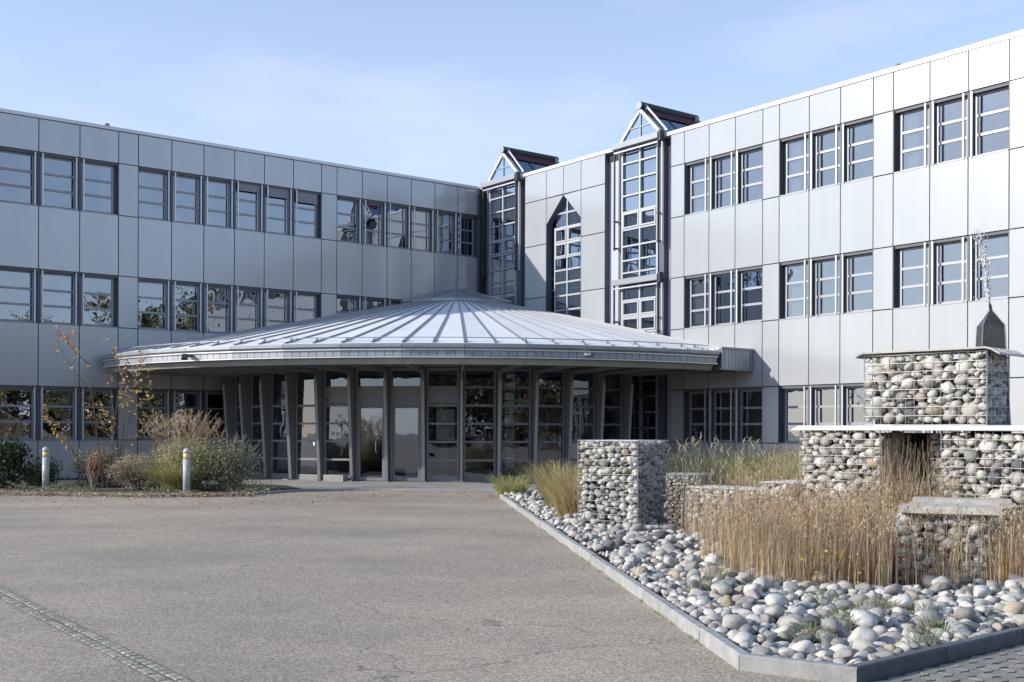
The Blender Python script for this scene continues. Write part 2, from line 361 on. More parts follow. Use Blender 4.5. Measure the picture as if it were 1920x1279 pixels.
def wing(fr, groups, levels_z, ground_opts, fl):
    """groups: list of ('w', [edges]) window bands or ('n', a0, a1) narrow panels"""
    zs = [(T0, ROOF - 0.10), (B0 - ST + ST - 1.859, B0)]
    for gi, g in enumerate(groups):
        ed = g[1]
        for k in range(len(ed) - 1):
            a0, a1 = ed[k], ed[k + 1]
            near_panel(fr, a0, a1, T0, ROOF - 0.11)
            for lv in (0, 1):
                near_panel(fr, a0, a1, T0 - ST * (lv + 1), B0 - ST * lv)
            near_panel(fr, a0, a1, 0.02, B0 - 2 * ST)
            if g[0] == 'n':
                for lv in (0, 1, 2): near_panel(fr, a0, a1, B0 - ST * lv, T0 - ST * lv)
            else:
                for lv in (0, 1, 2):
                    op = ground_opts(lv, gi, k)
                    window(fr, a0, a1, B0 - ST * lv, T0 - ST * lv, None, first=(k == 0), last=(k == len(ed) - 2), **op)
        if g[0] == 'w':
            for lv in (0, 1, 2):
                z0, z1 = B0 - ST * lv, T0 - ST * lv
                # reveal lining on both sides, head and mullion covers between the windows
                mb = MB()
                mb.box((ed[0] + 0.015, -0.24, z0), (ed[0] + 0.10, -0.19, z1), fr)
                mb.box((ed[0] - 0.012, -0.24, z0), (ed[0] + 0.014, -0.001, z1), fr)
                mb.box((ed[-1] - 0.014, -0.24, z0), (ed[-1] + 0.012, -0.001, z1), fr)
                mb.box((ed[0] + 0.014, -0.24, z1 - 0.07), (ed[-1] - 0.014, -0.045, z1 + 0.01), fr)
                mb.build('window_reveal', 'reveal', bld)
                for a in ed[1:-1]:
                    MB().box((a - 0.083, -0.24, z0 + 0.013), (a + 0.083, -0.14, z1 - 0.071), fr).box((a - 0.03, -0.139, z0 + 0.013), (a + 0.03, -0.02, z1 - 0.072), fr).build('mullion_cover', 'reveal', bld)
# ---- left wing
def opL(lv, gi, k):
    op = {}
    if lv == 0 and gi == 2 and k in (0, 1, 2): op['outer'] = (0.36, 0.30, 0.24)[k]
    if lv == 1 and gi == 2 and k in (0, 1, 2, 3): op['blind'] = (0, 1)
    if lv == 0 and gi == 0 and k in (2, 3): op['blind'] = (0.0, 0.9)
    if lv == 0 and gi == 0 and k == 1: op['blind'] = (0.1, 0.5)
    if lv == 1 and gi == 4 and k == 1: op['blind'] = (0.0, 0.4)
    if lv == 0 and gi == 4 and k in (0, 2): op['blind'] = (0.0, 0.35)
    if lv == 0 and gi == 2 and k in (3, 5): op['blind'] = (0.55, 1.0)
    if lv == 2 and gi == 4: op['blind'] = (0.0, 0.3) if k == 1 else None
    return {q: v for q, v in op.items() if v}
gL = [('w', [0.0, 0.96, 1.99, 3.01, 4.03, 5.05, 6.06]), ('n', [6.06, 6.66]), ('w', [6.66, 7.72, 8.78, 9.83, 10.88, 11.94, 13.0]),
      ('n', [13.0, 13.61]), ('w', [13.61, 14.77, 15.95, 17.13]), ('n', [17.13, 17.75])]
LEND = 17.75
wing(FL, gL, None, opL, True)
# ---- right wing
def opR(lv, gi, k):
    op = {}
    if lv == 2 and gi == 1: op['blind'] = (0, 1)
    if lv == 2 and gi == 3: op['blind'] = (0, 0.45) if k == 0 else None
    if lv == 1 and gi in (1, 3) and k == 0: op['blind'] = (0, 0.55)
    if lv == 0 and gi in (1, 3, 5): op['blind'] = (0, 0.5) if k == 0 else None
    return {q: v for q, v in op.items() if v}
gR = [('n', [10.15, 10.72]), ('w', [10.72, 11.73, 12.75, 13.77]), ('n', [13.77, 14.36]), ('w', [14.36, 15.38, 16.4, 17.41]), ('n', [17.41, 18.0]),
      ('w', [18.0, 19.03, 20.05, 21.08]), ('n', [21.08, 21.68]), ('w', [21.68, 22.7, 23.72, 24.75]), ('n', [24.75, 25.34])]
REND = 25.34
wing(FR, gR, None, opR, False)
# plain bays either side of the pointed window
for a0, a1 in ((2.86, 4.065), (5.925, 7.13)):
    near_panel(FR, a0, a1, T0, ROOF - 0.11)
    for lv in (0, 1):
        near_panel(FR, a0, a1, B0 - ST * lv, T0 - ST * lv); near_panel(FR, a0, a1, T0 - ST * (lv + 1), B0 - ST * lv)
    near_panel(FR, a0, a1, B0 - 2 * ST, T0 - 2 * ST); near_panel(FR, a0, a1, 0.02, B0 - 2 * ST)
AM = 4.995; ASH = 8.75
for a0, a1 in ((4.065, AM), (AM, 5.925)): near_panel(FR, a0, a1, T0, ROOF - 0.11)
g_ = 0.014
MB().prism([(4.065 + g_, ASH), (AM - g_, T0 - g_ * 2), (4.065 + g_, T0 - g_)], -0.04, 0, FR).build('wall_panel', 'panel', bld)
MB().prism([(5.925 - g_, ASH), (AM + g_, T0 - g_ * 2), (5.925 - g_, T0 - g_)], -0.04, 0, FR).build('wall_panel', 'panel', bld)
# pointed window
mb = MB(); d = -0.22
def gable_z(a, c, half, zs, zt): return zs + (zt - zs) * (1 - abs(a - c) / half)
for a0, a1, p0, p1 in ((4.065, 4.125, 0, 0),):
    mb.prism([(4.065, 0.05), (4.08, 0.05), (4.08, ASH), (AM, T0 - 0.03), (AM, T0), (4.065, ASH)], d - 0.05, -0.002, FR)
    mb.prism([(5.925, 0.05), (5.91, 0.05), (5.91, ASH), (AM, T0 - 0.03), (AM, T0), (5.925, ASH)], d - 0.05, -0.002, FR)
mb.build('window_reveal', 'reveal', bld)
mb = MB()
mb.box((4.30, d - 0.03, 0.1), (4.35, d + 0.04, 8.58), FR); mb.box((5.85, d - 0.03, 0.1), (5.905, d + 0.04, 8.58), FR)
mb.box((AM - 0.03, d - 0.03, 0.1), (AM + 0.03, d + 0.045, T0 - 0.12), FR)
zb_ = [9.07, 8.57, 8.04, 7.53, 7.09, 6.66, 6.2, 5.7, 5.2, 4.7, 4.2, 3.7, 3.2, 2.7, 2.2, 1.7, 1.2]
for z in zb_:
    hw = 5.905 if z < ASH else AM + (5.925 - AM) * (T0 - z) / (T0 - ASH) - 0.03
    lw = 4.30 if z < ASH else AM - (AM - 4.065) * (T0 - z) / (T0 - ASH) + 0.05
    mb.box((lw, d - 0.025, z - 0.03), (hw, d + 0.042, z + 0.03), FR)
for zc in (8.305, 7.785):     # two opening lights each side
    for a0, a1 in ((4.37, AM - 0.05), (AM + 0.05, 5.84)):
        for q in ((a0, a0 + 0.05, zc - 0.21, zc + 0.21), (a1 - 0.05, a1, zc - 0.21, zc + 0.21)): mb.box((q[0], d + 0.0, q[2]), (q[1], d + 0.06, q[3]), FR)
        for z in (zc - 0.235, zc + 0.185): mb.box((a0, d + 0.001, z), (a1, d + 0.061, z + 0.05), FR)
pw = mb.build('pointed_window', 'tower_bar', bld)
zz = sorted(zb_)
for i in range(len(zz)):
    z0 = zz[i]; z1 = zz[i + 1] if i + 1 < len(zz) else T0 - 0.1
    for a0, a1 in ((4.35, AM - 0.03), (AM + 0.03, 5.85)):
        if z1 <= 8.6:
            pt = [(a0, z0 + 0.03), (a1, z0 + 0.03), (a1, z1 - 0.03), (a0, z1 - 0.03)]
        else:
            inn = AM - 0.03 if a0 < AM - .1 else AM + 0.03; sg = -1 if a0 < AM - .1 else 1
            h = lambda z: AM + sg * max(0.05, (5.925 - AM) * (T0 - z) / (T0 - ASH) - 0.03)
            pt = [(inn, z0 + 0.03), (h(z0 + 0.03), z0 + 0.03), (h(z1 - 0.03), z1 - 0.03), (inn, z1 - 0.03)]
            if z0 < 8.6: pt = [(inn, z0 + 0.03), (a0 if sg < 0 else a1, z0 + 0.03), (a0 if sg < 0 else a1, 8.72), (h(z1 - 0.03), z1 - 0.03), (inn, z1 - 0.03)]
        MB().add([FR(a, d + 0.004, z) for a, z in pt], [tuple(range(len(pt)))]).build('pane', 'pane_tower', pw)
# walls, coping, backing, rooms
def backing(fr, s0, s1, holes):
    """dark backing sheet behind the joints with openings for the windows"""
    mb = MB()
    for (a0, a1, z0, z1) in holes: mb.box((a0, -0.10, z0), (a1, -0.05, z1), fr)
    return mb.build('joint_backing', 'joint', bld)
hL = [(0, LEND, T0 + 0.012, ROOF - 0.1), (0, LEND, T0 - ST + 0.012, B0 - 0.012), (0, LEND, T0 - 2 * ST + 0.012, B0 - ST - 0.012), (0, LEND, 0, B0 - 2 * ST - 0.012)]
hR = [(s0, s1, a, b) for s0, s1 in ((10.15, REND),) for (_, _, a, b) in hL]
for g in gL:
    if g[0] == 'n': hL += [(g[1][0] + 0.015, g[1][1] - 0.015, B0 - ST * l - 0.012, T0 - ST * l + 0.012) for l in range(3)]
for g in gR:
    if g[0] == 'n': hR += [(g[1][0] + 0.015, g[1][1] - 0.015, B0 - ST * l - 0.012, T0 - ST * l + 0.012) for l in range(3)]
hR += [(2.875, 4.06, 0, ROOF - 0.1), (5.93, 7.12, 0, ROOF - 0.1), (4.062, 5.928, T0 + 0.01, ROOF - 0.1)]
backing(FL, 0, 0, hL); backing(FR, 0, 0, hR)
MB().prism([(4.06, ASH + 0.05), (AM - 0.01, T0), (4.06, T0 + 0.01)], -0.10, -0.05, FR).prism([(5.93, ASH + 0.05), (AM + 0.01, T0), (5.93, T0 + 0.01)], -0.10, -0.05, FR).build('joint_backing', 'joint', bld)
# coping
mb = MB(); mb.box((0.02, -0.5, ROOF - 0.10), (LEND + 0.03, 0.03, ROOF), FL); mb.build('coping', 'coping', bld)
mb = MB(); mb.box((2.75, -0.5, ROOF - 0.11), (7.74, 0.03, ROOF), FR); mb.box((9.88, -0.5, ROOF - 0.11), (REND + 0.03, 0.03, ROOF), FR)
mb.box((-0.3, -0.5, ROOF - 0.11), (0.50, -0.02, ROOF - 0.01), FR); mb.build('coping', 'coping', bld)
# roof slabs, rear and end walls
MB().box((-12.5, -13, ROOF - 0.35), (LEND, -0.15, ROOF - 0.12), FL).build('roof', 'joint', bld)
MB().box((-0.1, -12.4, ROOF - 0.36), (REND, -0.15, ROOF - 0.13), FR).build('roof', 'joint', bld)
MB().box((LEND - 0.04, -13, 0), (LEND, -0.045, ROOF - 0.02), FL).box((-12.5, -13.04, 0), (LEND, -13.0, ROOF - 0.02), FL).build('end_wall', 'panel', bld)
MB().box((REND - 0.04, -12.4, 0), (REND, -0.045, ROOF - 0.02), FR).build('end_wall', 'panel', bld)
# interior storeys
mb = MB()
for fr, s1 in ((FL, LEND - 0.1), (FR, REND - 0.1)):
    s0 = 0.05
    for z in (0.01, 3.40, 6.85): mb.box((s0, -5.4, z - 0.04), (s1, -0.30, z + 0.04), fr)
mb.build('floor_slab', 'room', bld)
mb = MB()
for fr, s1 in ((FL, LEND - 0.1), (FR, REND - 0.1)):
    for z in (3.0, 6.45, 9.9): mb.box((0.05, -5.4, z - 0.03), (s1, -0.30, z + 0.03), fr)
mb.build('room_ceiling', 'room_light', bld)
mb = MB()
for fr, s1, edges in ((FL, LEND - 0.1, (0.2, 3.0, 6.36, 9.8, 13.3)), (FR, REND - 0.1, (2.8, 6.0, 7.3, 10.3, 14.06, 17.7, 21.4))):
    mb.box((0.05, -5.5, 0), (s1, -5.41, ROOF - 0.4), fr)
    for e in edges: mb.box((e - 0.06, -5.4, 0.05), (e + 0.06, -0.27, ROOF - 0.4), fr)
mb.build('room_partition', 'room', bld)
# corner pier between the wings and recesses beside the glass towers
MB().box((-0.10, -0.02, 0), (-0.012, 0.0, ROOF - 0.11), FL).build('corner_post', 'slate', bld)
for a0, a1 in ((-0.25, 0.50), (2.50, 2.86), (7.13, 7.75), (9.84, 10.15)):
    MB().box((a0, -0.24, 0), (a1, -0.20, ROOF - 0.10), FR).build('recess_panel', 'slate', bld)
for a in (2.86, 7.115, 10.135):
    MB().box((a, -0.22, 0), (a + 0.015, -0.002, ROOF - 0.11), FR).build('recess_edge', 'reveal', bld)
MB().box((0.10, -0.20, 0), (0.26, 0.10, ROOF - 0.3), FR).build('downpipe_casing', 'darkmetal', bld)
# the two glazed towers with gabled rooflights
def tower(c, lab, low=False):
    h = 1.05; a0, a1 = c - h, c + h
    mb = MB()
    for a in (a0 + 0.22, a1 - 0.28): mb.box((a - 0.035, -0.10, 0.1), (a + 0.035, 0.02, 10.55), FR)
    mb.box((c - 0.03, -0.10, 0.1), (c + 0.03, 0.03, 10.6), FR)
    bars = [10.13, 9.61, 9.09, 8.56, 7.99, 7.46, 7.0, 6.6, 5.71, 5.18, 4.66, 4.15, 3.6, 3.1, 2.6, 2.1, 1.6, 1.1, 0.55]
    for z in bars: mb.box((a0 + 0.255, -0.095, z - 0.026), (a1 - 0.315, 0.025, z + 0.026), FR)
    for sa, sb in ((a0 + 0.27, c - 0.045), (c + 0.045, a1 - 0.33)):      # opening lights
        rows = [(8.03, 8.53)] + ([(4.70, 5.15), (5.21, 5.68)] if low else [])
        for z0, z1 in rows:
            mb.box((sa, -0.04, z0 + 0.005), (sa + 0.05, 0.04, z1 - 0.005), FR); mb.box((sb - 0.05, -0.04, z0 + 0.005), (sb, 0.04, z1 - 0.005), FR)
            mb.box((sa + 0.05, -0.04, z0 + 0.005), (sb - 0.05, 0.04, z0 + 0.055), FR); mb.box((sa + 0.05, -0.04, z1 - 0.055), (sb - 0.05, 0.04, z1 - 0.005), FR)
    tw = mb.build('tower_glazing', 'tower_bar', bld)
    lv = sorted(bars) + [10.55]
    for i in range(len(lv) - 1):
        for x0, x1 in ((a0 + 0.255, c - 0.03), (c + 0.03, a1 - 0.315)):
            MB().add([FR(x0, -0.05, lv[i] + 0.026), FR(x1, -0.05, lv[i] + 0.026), FR(x1, -0.05, lv[i + 1] - 0.026), FR(x0, -0.05, lv[i + 1] - 0.026)], [(0, 1, 2, 3)]).build('pane', 'pane_tower', tw)
    MB().box((a0 - 0.0, -0.22, 0), (a0 + 0.18, -0.03, 10.6), FR).box((a1 - 0.24, -0.22, 0), (a1 - 0.02, -0.03, 10.6), FR).build('tower_jamb', 'reveal', tw)
    # roller blind boxes with side rails
    zl = 7.3 if not low else 7.35
    tops = [(10.62, zl)] + ([(6.22, 4.55)] if low else [])
    for zt, zb in tops:
        b = MB().box((a0 - 0.02, 0.10, zt - 0.02), (a1 - 0.02, 0.28, zt + 0.16), FR).build('blind_box', 'frame', tw)
        MB().box((a0 + 0.02, 0.12, zt - 0.14), (a1 - 0.10, 0.20, zt - 0.10), FR).build('blind_bottom_rail', 'rail', tw)
        MB().box((a1 - 0.02, 0.06, zt - 0.10), (a1 + 0.06, 0.24, zt + 0.22), FR).build('blind_motor', 'darkmetal', tw)
        for a in (a0 + 0.02, a1 - 0.09):
            mb = MB().box((a - 0.02, 0.14, zb), (a + 0.02, 0.19, zt - 0.02), FR)
            for q in (zt - (zt - zb) * 0.72, zb + 0.05): mb.box((a - 0.03, 0.02, q), (a + 0.05, 0.20, q + 0.05), FR)
            mb.build('blind_side_rail', 'darkmetal', tw)
        MB().box((a1 - 0.04, 0.02, zb), (a1 + 0.01, 0.09, zt - 0.1), FR).build('corner_strip', 'trim', tw)
    # gable
    zt0, zt1 = 10.74, 11.80
    mb = MB()
    mb.prism([(a0 - 0.02, zt0), (a0 + 0.11, zt0), (c, zt1 - 0.13), (c, zt1)], -0.06, 0.04, FR)
    mb.prism([(a1 + 0.02, zt0), (a1 - 0.11, zt0), (c, zt1 - 0.13), (c, zt1)], -0.06, 0.04, FR)
    mb.box((a0 - 0.02, -0.06, zt0 - 0.10), (a1 + 0.02, 0.05, zt0 - 0.001), FR)
    gb = mb.build('gable_frame', 'coping', bld)
    MB().box((c - 0.025, -0.03, zt0), (c + 0.025, 0.02, zt1 - 0.14), FR).box((c - 0.47, -0.03, 11.18), (c + 0.47, 0.018, 11.22), FR).build('glazing_bar', 'frame', gb)
    MB().add([FR(a0 + 0.10, -0.01, zt0), FR(a1 - 0.10, -0.01, zt0), FR(c, -0.01, zt1 - 0.13)], [(0, 1, 2)]).build('pane', 'pane_gable', gb)
    Ln = 2.45
    for sg in (-1, 1):
        e0 = c + sg * (h + 0.02)
        mb = MB()
        for k in range(4):
            y0 = -0.06 - Ln * k / 3
            mb.add([FR(c, y0, zt1 + 0.03), FR(e0, y0, zt0 + 0.03), FR(e0, y0 - 0.05, zt0 + 0.03), FR(c, y0 - 0.05, zt1 + 0.03), FR(c, y0, zt1 - 0.04), FR(e0, y0, zt0 - 0.04), FR(e0, y0 - 0.05, zt0 - 0.04), FR(c, y0 - 0.05, zt1 - 0.04)],
                   [(0, 1, 2, 3), (4, 7, 6, 5), (0, 4, 5, 1), (3, 2, 6, 7), (1, 5, 6, 2)])
        rf = mb.build('rooflight', 'darkmetal', bld)
        for k in range(3):
            y0 = -0.11 - Ln * k / 3; y1 = -0.06 - Ln * (k + 1) / 3
            MB().add([FR(c, y0, zt1), FR(e0, y0, zt0), FR(e0, y1, zt0), FR(c, y1, zt1)], [(0, 1, 2, 3)]).build('pane', 'pane_roof', rf)
        # lining under the glass: dark
        # rolled blind near the ridge
        q = 0.32
        MB().add([FR(c + sg * 0.03, 0.02, zt1 + 0.05), FR(c + sg * h * q, 0.02, zt1 + 0.05 - (zt1 - zt0) * q), FR(c + sg * h * q, -Ln - 0.1, zt1 + 0.05 - (zt1 - zt0) * q), FR(c + sg * 0.03, -Ln - 0.1, zt1 + 0.05)], [(0, 1, 2, 3)]).build('roof_blind', 'redblind', rf)
        mb = MB()       # blind guide rail standing off the slope with its struts
        mb.bar(FR(c + sg * 0.05, -0.12, zt1 + 0.14), FR(c + sg * (h + 0.02), -0.12, zt0 + 0.15), 0.05)
        mb.bar(FR(c + sg * 0.05, -Ln + 0.05, zt1 + 0.14), FR(c + sg * (h + 0.02), -Ln + 0.05, zt0 + 0.15), 0.05)
        for t in (0.12, 0.9):
            for y in (-0.12, -Ln + 0.05): mb.bar(FR(c + sg * h * t, y, zt1 - (zt1 - zt0) * t), FR(c + sg * h * t, y, zt1 + 0.14 - (zt1 - zt0) * t), 0.04)
        mb.build('blind_guide', 'trim', rf)
    mb = MB().tube([FR(c, 0.06, zt1 + 0.06), FR(c, -Ln - 0.1, zt1 + 0.06)], [0.13, 0.13], 12)
    mb.build('ridge_blind_box', 'darkmetal', bld)
    MB().tube([FR(c, 0.085, zt1 + 0.06), FR(c, 0.055, zt1 + 0.06)], [0.125, 0.125], 14).build('ridge_end_cap', 'frame', bld)
    MB().box((a0, -Ln - 0.08, ROOF - 0.1), (a1, -Ln - 0.02, 10.9), FR).build('rooflight_upstand', 'slate', bld)
M['pane_gable'] = glass('gable_glass', (0.80, 0.84, 0.85), 0.5, 0.003, 1.0)
tower(1.56, 'left'); tower(8.80, 'right', low=True)
near_panel(FR, 8.83, 9.56, 3.4, 4.62, off=0.05)
# small roof fittings
for (s, fr, d) in ((13.9, FL, -0.2), (18.0, FR, -0.2)):
    mb = MB().tube([fr(s, d, ROOF - 0.02), fr(s, d, ROOF + 0.08)], [0.05, 0.04], 8); mb.tube([fr(s, d, ROOF + 0.07), fr(s, d, ROOF + 0.13)], [0.09, 0.05], 8)
    mb.build('roof_vent', 'frame', bld)

# ------------------------------------------------------------------ entrance pavilion
pav = empty('entrance_pavilion', (DX, DY, 0)); tag(pav, 'round glazed entrance pavilion with a shallow conical standing seam metal roof', 'pavilion')
RO, ZE, ZA = 12.7, 3.74, 6.47
def clip(poly, n, c):
    out = []
    for i in range(len(poly)):
        p, q = poly[i], poly[(i + 1) % len(poly)]
        dp = p[0] * n[0] + p[1] * n[1] - c; dq = q[0] * n[0] + q[1] * n[1] - c
        if dp >= 0: out.append(p)
        if (dp >= 0) != (dq >= 0):
            t = dp / (dp - dq); out.append((p[0] + (q[0] - p[0]) * t, p[1] + (q[1] - p[1]) * t))
    return out
cL = CX * nL.x + CY * nL.y; cR = CX * nR.x + CY * nR.y; cS = CX * uR.x + CY * uR.y
HALF = AL / 2
AP = math.cos(HALF)          # apothem factor of the facets (corner radius RO)
def facet_z(x, y, k):
    mid = (k + 0.5) * AL if False else k
    mx_, my_ = math.sin(mid), -math.cos(mid)
    dd = (x - DX) * mx_ + (y - DY) * my_
    return ZA - (ZA - ZE) * dd / (RO * AP)
for k in range(-25, 25):
    mid = (k) * AL
    for half in (0, 1):
        p0 = mid - HALF + half * HALF; p1 = p0 + HALF
        r0 = RO if half == 0 else RO * AP; r1 = RO * AP if half == 0 else RO
        A = FD(p0, r0, 0)[:2]; Bp = FD(p1, r1, 0)[:2]; a = FD(p0, 1.7, 0)[:2]; b = FD(p1, 1.7, 0)[:2]
        poly = clip(clip([a, b, Bp, A], nL, cL + 0.02), nR, cR + 0.02)
        if len(poly) < 3: continue
        n = len(poly)
        top = [(x, y, facet_z(x, y, mid)) for x, y in poly]
        F = [tuple(range(n)), tuple(range(2 * n - 1, n - 1, -1))] + [(i, (i + 1) % n, n + (i + 1) % n, n + i) for i in range(n)]
        MB().add(top + [(x, y, z - 0.03) for x, y, z in top], F).build('roof_sheet', 'zinc', pav)
        # seam along p0
        q0 = Vector(FD(p0, 1.9, 0)); q1 = Vector(FD(p0, r0 - 0.03, 0))
        # clip seam by marching
        L = (q1 - q0).length; ts = [t / 60 for t in range(61)]
        ok = [t for t in ts if ((q0 + (q1 - q0) * t).xy.dot(nL) > cL + 0.05) and ((q0 + (q1 - q0) * t).xy.dot(nR) > cR + 0.05)]
        if len(ok) > 2:
            s0 = q0 + (q1 - q0) * ok[0]; s1 = q0 + (q1 - q0) * ok[-1]
            z0 = facet_z(s0.x, s0.y, mid); z1 = facet_z(s1.x, s1.y, mid)
            MB().bar((s0.x, s0.y, z0 + 0.018), (s1.x, s1.y, z1 + 0.018), 0.03, 0.04).build('standing_seam', 'seam', pav)
# cap
capz0, capz1, capr = 6.08, 6.62, 2.15
mb = MB(); NC = 16
for k in range(NC):
    p0 = 2 * math.pi * k / NC; p1 = 2 * math.pi * (k + 1) / NC
    mb.add([FD(p0, 0.35, capz1), FD(p1, 0.35, capz1), FD(p1, capr, capz0 + 0.05), FD(p0, capr, capz0 + 0.05), FD(p1, capr, capz0 - 0.05), FD(p0, capr, capz0 - 0.05)], [(0, 1, 2, 3), (3, 2, 4, 5)])
    mb.bar(FD(p0, 0.3, capz1 + 0.02), FD(p0, capr, capz0 + 0.07), 0.05, 0.04)
mb.add([FD(2 * math.pi * k / NC, 0.35, capz1 + 0.0) for k in range(NC)], [tuple(range(NC))])
mb.build('roof_cap', 'gutter', pav)
# rings : each ring piece spans one facet
PH0, PH1 = -7.5 * AL, 5.21 * AL     # straight pieces join on at both ends
def ring_corners():
    c = [PH0 - 0.0]; k = -7.5
    cs = [PH0]
    k = -7
    while (k + 0.5) * AL < PH1 - 0.01:
        if (k + 0.5) * AL > PH0 + 0.01: cs.append((k + 0.5) * AL)
        k += 1
    cs.append(PH1); return cs
RC = ring_corners()
def rad(phi, base):
    """radius on the facetted eave line"""
    k = round(phi / AL); return base * AP / math.cos(phi - k * AL)
def rings(name, prof, m, per_piece=1, gap=0.0):
    """prof: closed section as (radius offset, z)"""
    for i in range(len(RC) - 1):
        for j in range(per_piece):
            p0 = RC[i] + (RC[i + 1] - RC[i]) * j / per_piece; p1 = RC[i] + (RC[i + 1] - RC[i]) * (j + 1) / per_piece
            if gap: e = gap / RO; p0 += e; p1 -= e
            n = len(prof)
            e0 = 1e-5
            A = [FD(p0, rad(p0 + e0, RO) + dr, z) for dr, z in prof]; B = [FD(p1, rad(p1 - e0, RO) + dr, z) for dr, z in prof]
            F = [tuple(range(n)), tuple(range(2 * n - 1, n - 1, -1))] + [(q, (q + 1) % n, n + (q + 1) % n, n + q) for q in range(n)]
            MB().add(A + B, F).build(name, m, pav)
rings('gutter', [(-0.05, 3.60), (0.07, 3.60), (0.10, 3.64), (0.10, 3.725), (0.085, 3.725), (0.08, 3.66), (-0.05, 3.66)], 'gutter', 1, 0.006)
rings('eave_trim', [(-0.05, 3.555), (0.05, 3.555), (0.05, 3.59), (-0.05, 3.59)], 'trim')
rings('fascia_panel', [(-0.04, 3.405), (-0.0, 3.405), (-0.0, 3.55), (-0.04, 3.55)], 'fascia', 7, 0.007)
rings('fascia_backing', [(-0.09, 3.39), (-0.05, 3.39), (-0.05, 3.60), (-0.09, 3.60)], 'joint')
rings('lower_trim', [(-0.08, 3.365), (0.03, 3.365), (0.03, 3.395), (-0.08, 3.395)], 'trim')
rings('eave_band', [(-0.30, 3.21), (-0.22, 3.21), (-0.13, 3.355), (-0.20, 3.355)], 'band', 1, 0.004)
# snow guard
for i in range(len(RC) - 1):
    p0, p1 = RC[i], RC[i + 1]
    mb = MB(); rr = -0.32
    zz = ZE + 0.32 * (ZA - ZE) / RO
    mb.bar(FD(p0, rad(p0 + 1e-5, RO) + rr, zz + 0.10), FD(p1, rad(p1 - 1e-5, RO) + rr, zz + 0.10), 0.022)
    for q in (p0 + 0.004, (p0 + p1) / 2): mb.bar(FD(q, rad(q, RO) + rr, zz), FD(q, rad(q, RO) + rr, zz + 0.11), 0.035)
    for q in (p0 + 0.004, (p0 + p1) / 2): mb.bar(FD(q, rad(q, RO) + rr + 0.16, zz - 0.01), FD(q, rad(q, RO) + rr, zz + 0.09), 0.03)
    mb.build('snow_guard', 'gutter', pav)
# straight pieces that join the roof to the two walls
sE = (FD(PH1, RO, 0)[0] - CX) * uR.x + (FD(PH1, RO, 0)[1] - CY) * uR.y
oE = (FD(PH1, RO, 0)[0] - CX) * nR.x + (FD(PH1, RO, 0)[1] - CY) * nR.y
mb = MB().box((sE - 2.2, 0.02, 3.24), (sE + 0.01, oE - 0.15, 3.80), FR); mb.build('flat_canopy', 'soffit', pav)
for i in range(9):
    a = oE - 0.12 - (oE - 0.14) * i / 9; b = oE - 0.12 - (oE - 0.14) * (i + 1) / 9
    MB().box((sE + 0.012, b + 0.006, 3.27), (sE + 0.04, a - 0.006, 3.80), FR).build('fascia_panel', 'fascia', pav)
MB().box((sE - 0.05, 0.01, 3.805), (sE + 0.07, oE - 0.10, 3.86), FR).box((sE - 0.02, 0.01, 3.22), (sE + 0.055, oE - 0.10, 3.262), FR).build('canopy_trim', 'frame', pav)
MB().box((sE - 4.0, 0.02, 3.801), (sE - 0.051, oE - 0.15, 3.84), FR).build('canopy_deck', 'zinc', pav)
# soffit ring
mb = MB()
for i in range(-17, 16):
    p0 = i * AL / 2; p1 = (i + 1) * AL / 2
    poly = clip(clip([FD(p0, 6.5, 0)[:2], FD(p1, 6.5, 0)[:2], FD(p1, RO - 0.25, 0)[:2], FD(p0, RO - 0.25, 0)[:2]], nL, cL + 0.02), nR, cR + 0.02)
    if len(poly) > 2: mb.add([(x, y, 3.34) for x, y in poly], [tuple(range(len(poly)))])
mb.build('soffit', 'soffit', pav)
RG = 8.52
def inside(phi, r): 
    x, y, _ = FD(phi, r, 0); return x * nL.x + y * nL.y > cL + 0.1 and x * nR.x + y * nR.y > cR + 0.1
cols = [(k + 0.5) * AL for k in range(-9, 9) if inside((k + 0.5) * AL, 8.7)]
def FDt(phi, t):         # radial frame at angle phi: (across, radius, z)
    rx, ry = math.sin(phi), -math.cos(phi); tx, ty = math.cos(phi), math.sin(phi)
    return lambda a, r, z: (DX + rx * r + tx * a, DY + ry * r + ty * a, z)
for ph in cols:
    fr = FDt(ph, 0)
    pts = [(8.50, 0.0), (8.72, 0.0), (8.93, 2.95), (8.93, 3.10), (8.84, 3.335), (8.50, 3.335)]
    mb = MB(); n = len(pts)
    for w, sh in ((0.035, 0), ):
        P = [fr(-w, r, z) for r, z in pts] + [fr(w, r, z) for r, z in pts]
        mb.add(P, [tuple(range(n)), tuple(range(2 * n - 1, n - 1, -1))] + [(i, (i + 1) % n, n + (i + 1) % n, n + i) for i in range(n)])
    c = mb.build('fin_column', 'fin', pav)
    mb = MB().bar(fr(0, 8.725, 0.02), fr(0, 8.94, 2.95), 0.085, 0.02); mb.build('fin_flange', 'finlight', c)
    # soffit rib from the fin to the eave
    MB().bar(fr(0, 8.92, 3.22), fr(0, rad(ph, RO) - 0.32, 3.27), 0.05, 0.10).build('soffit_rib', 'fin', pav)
    MB().box((-0.12, 8.6, 0.0), (0.12, 8.95, 0.03), fr).build('base_plate', 'fin', c)
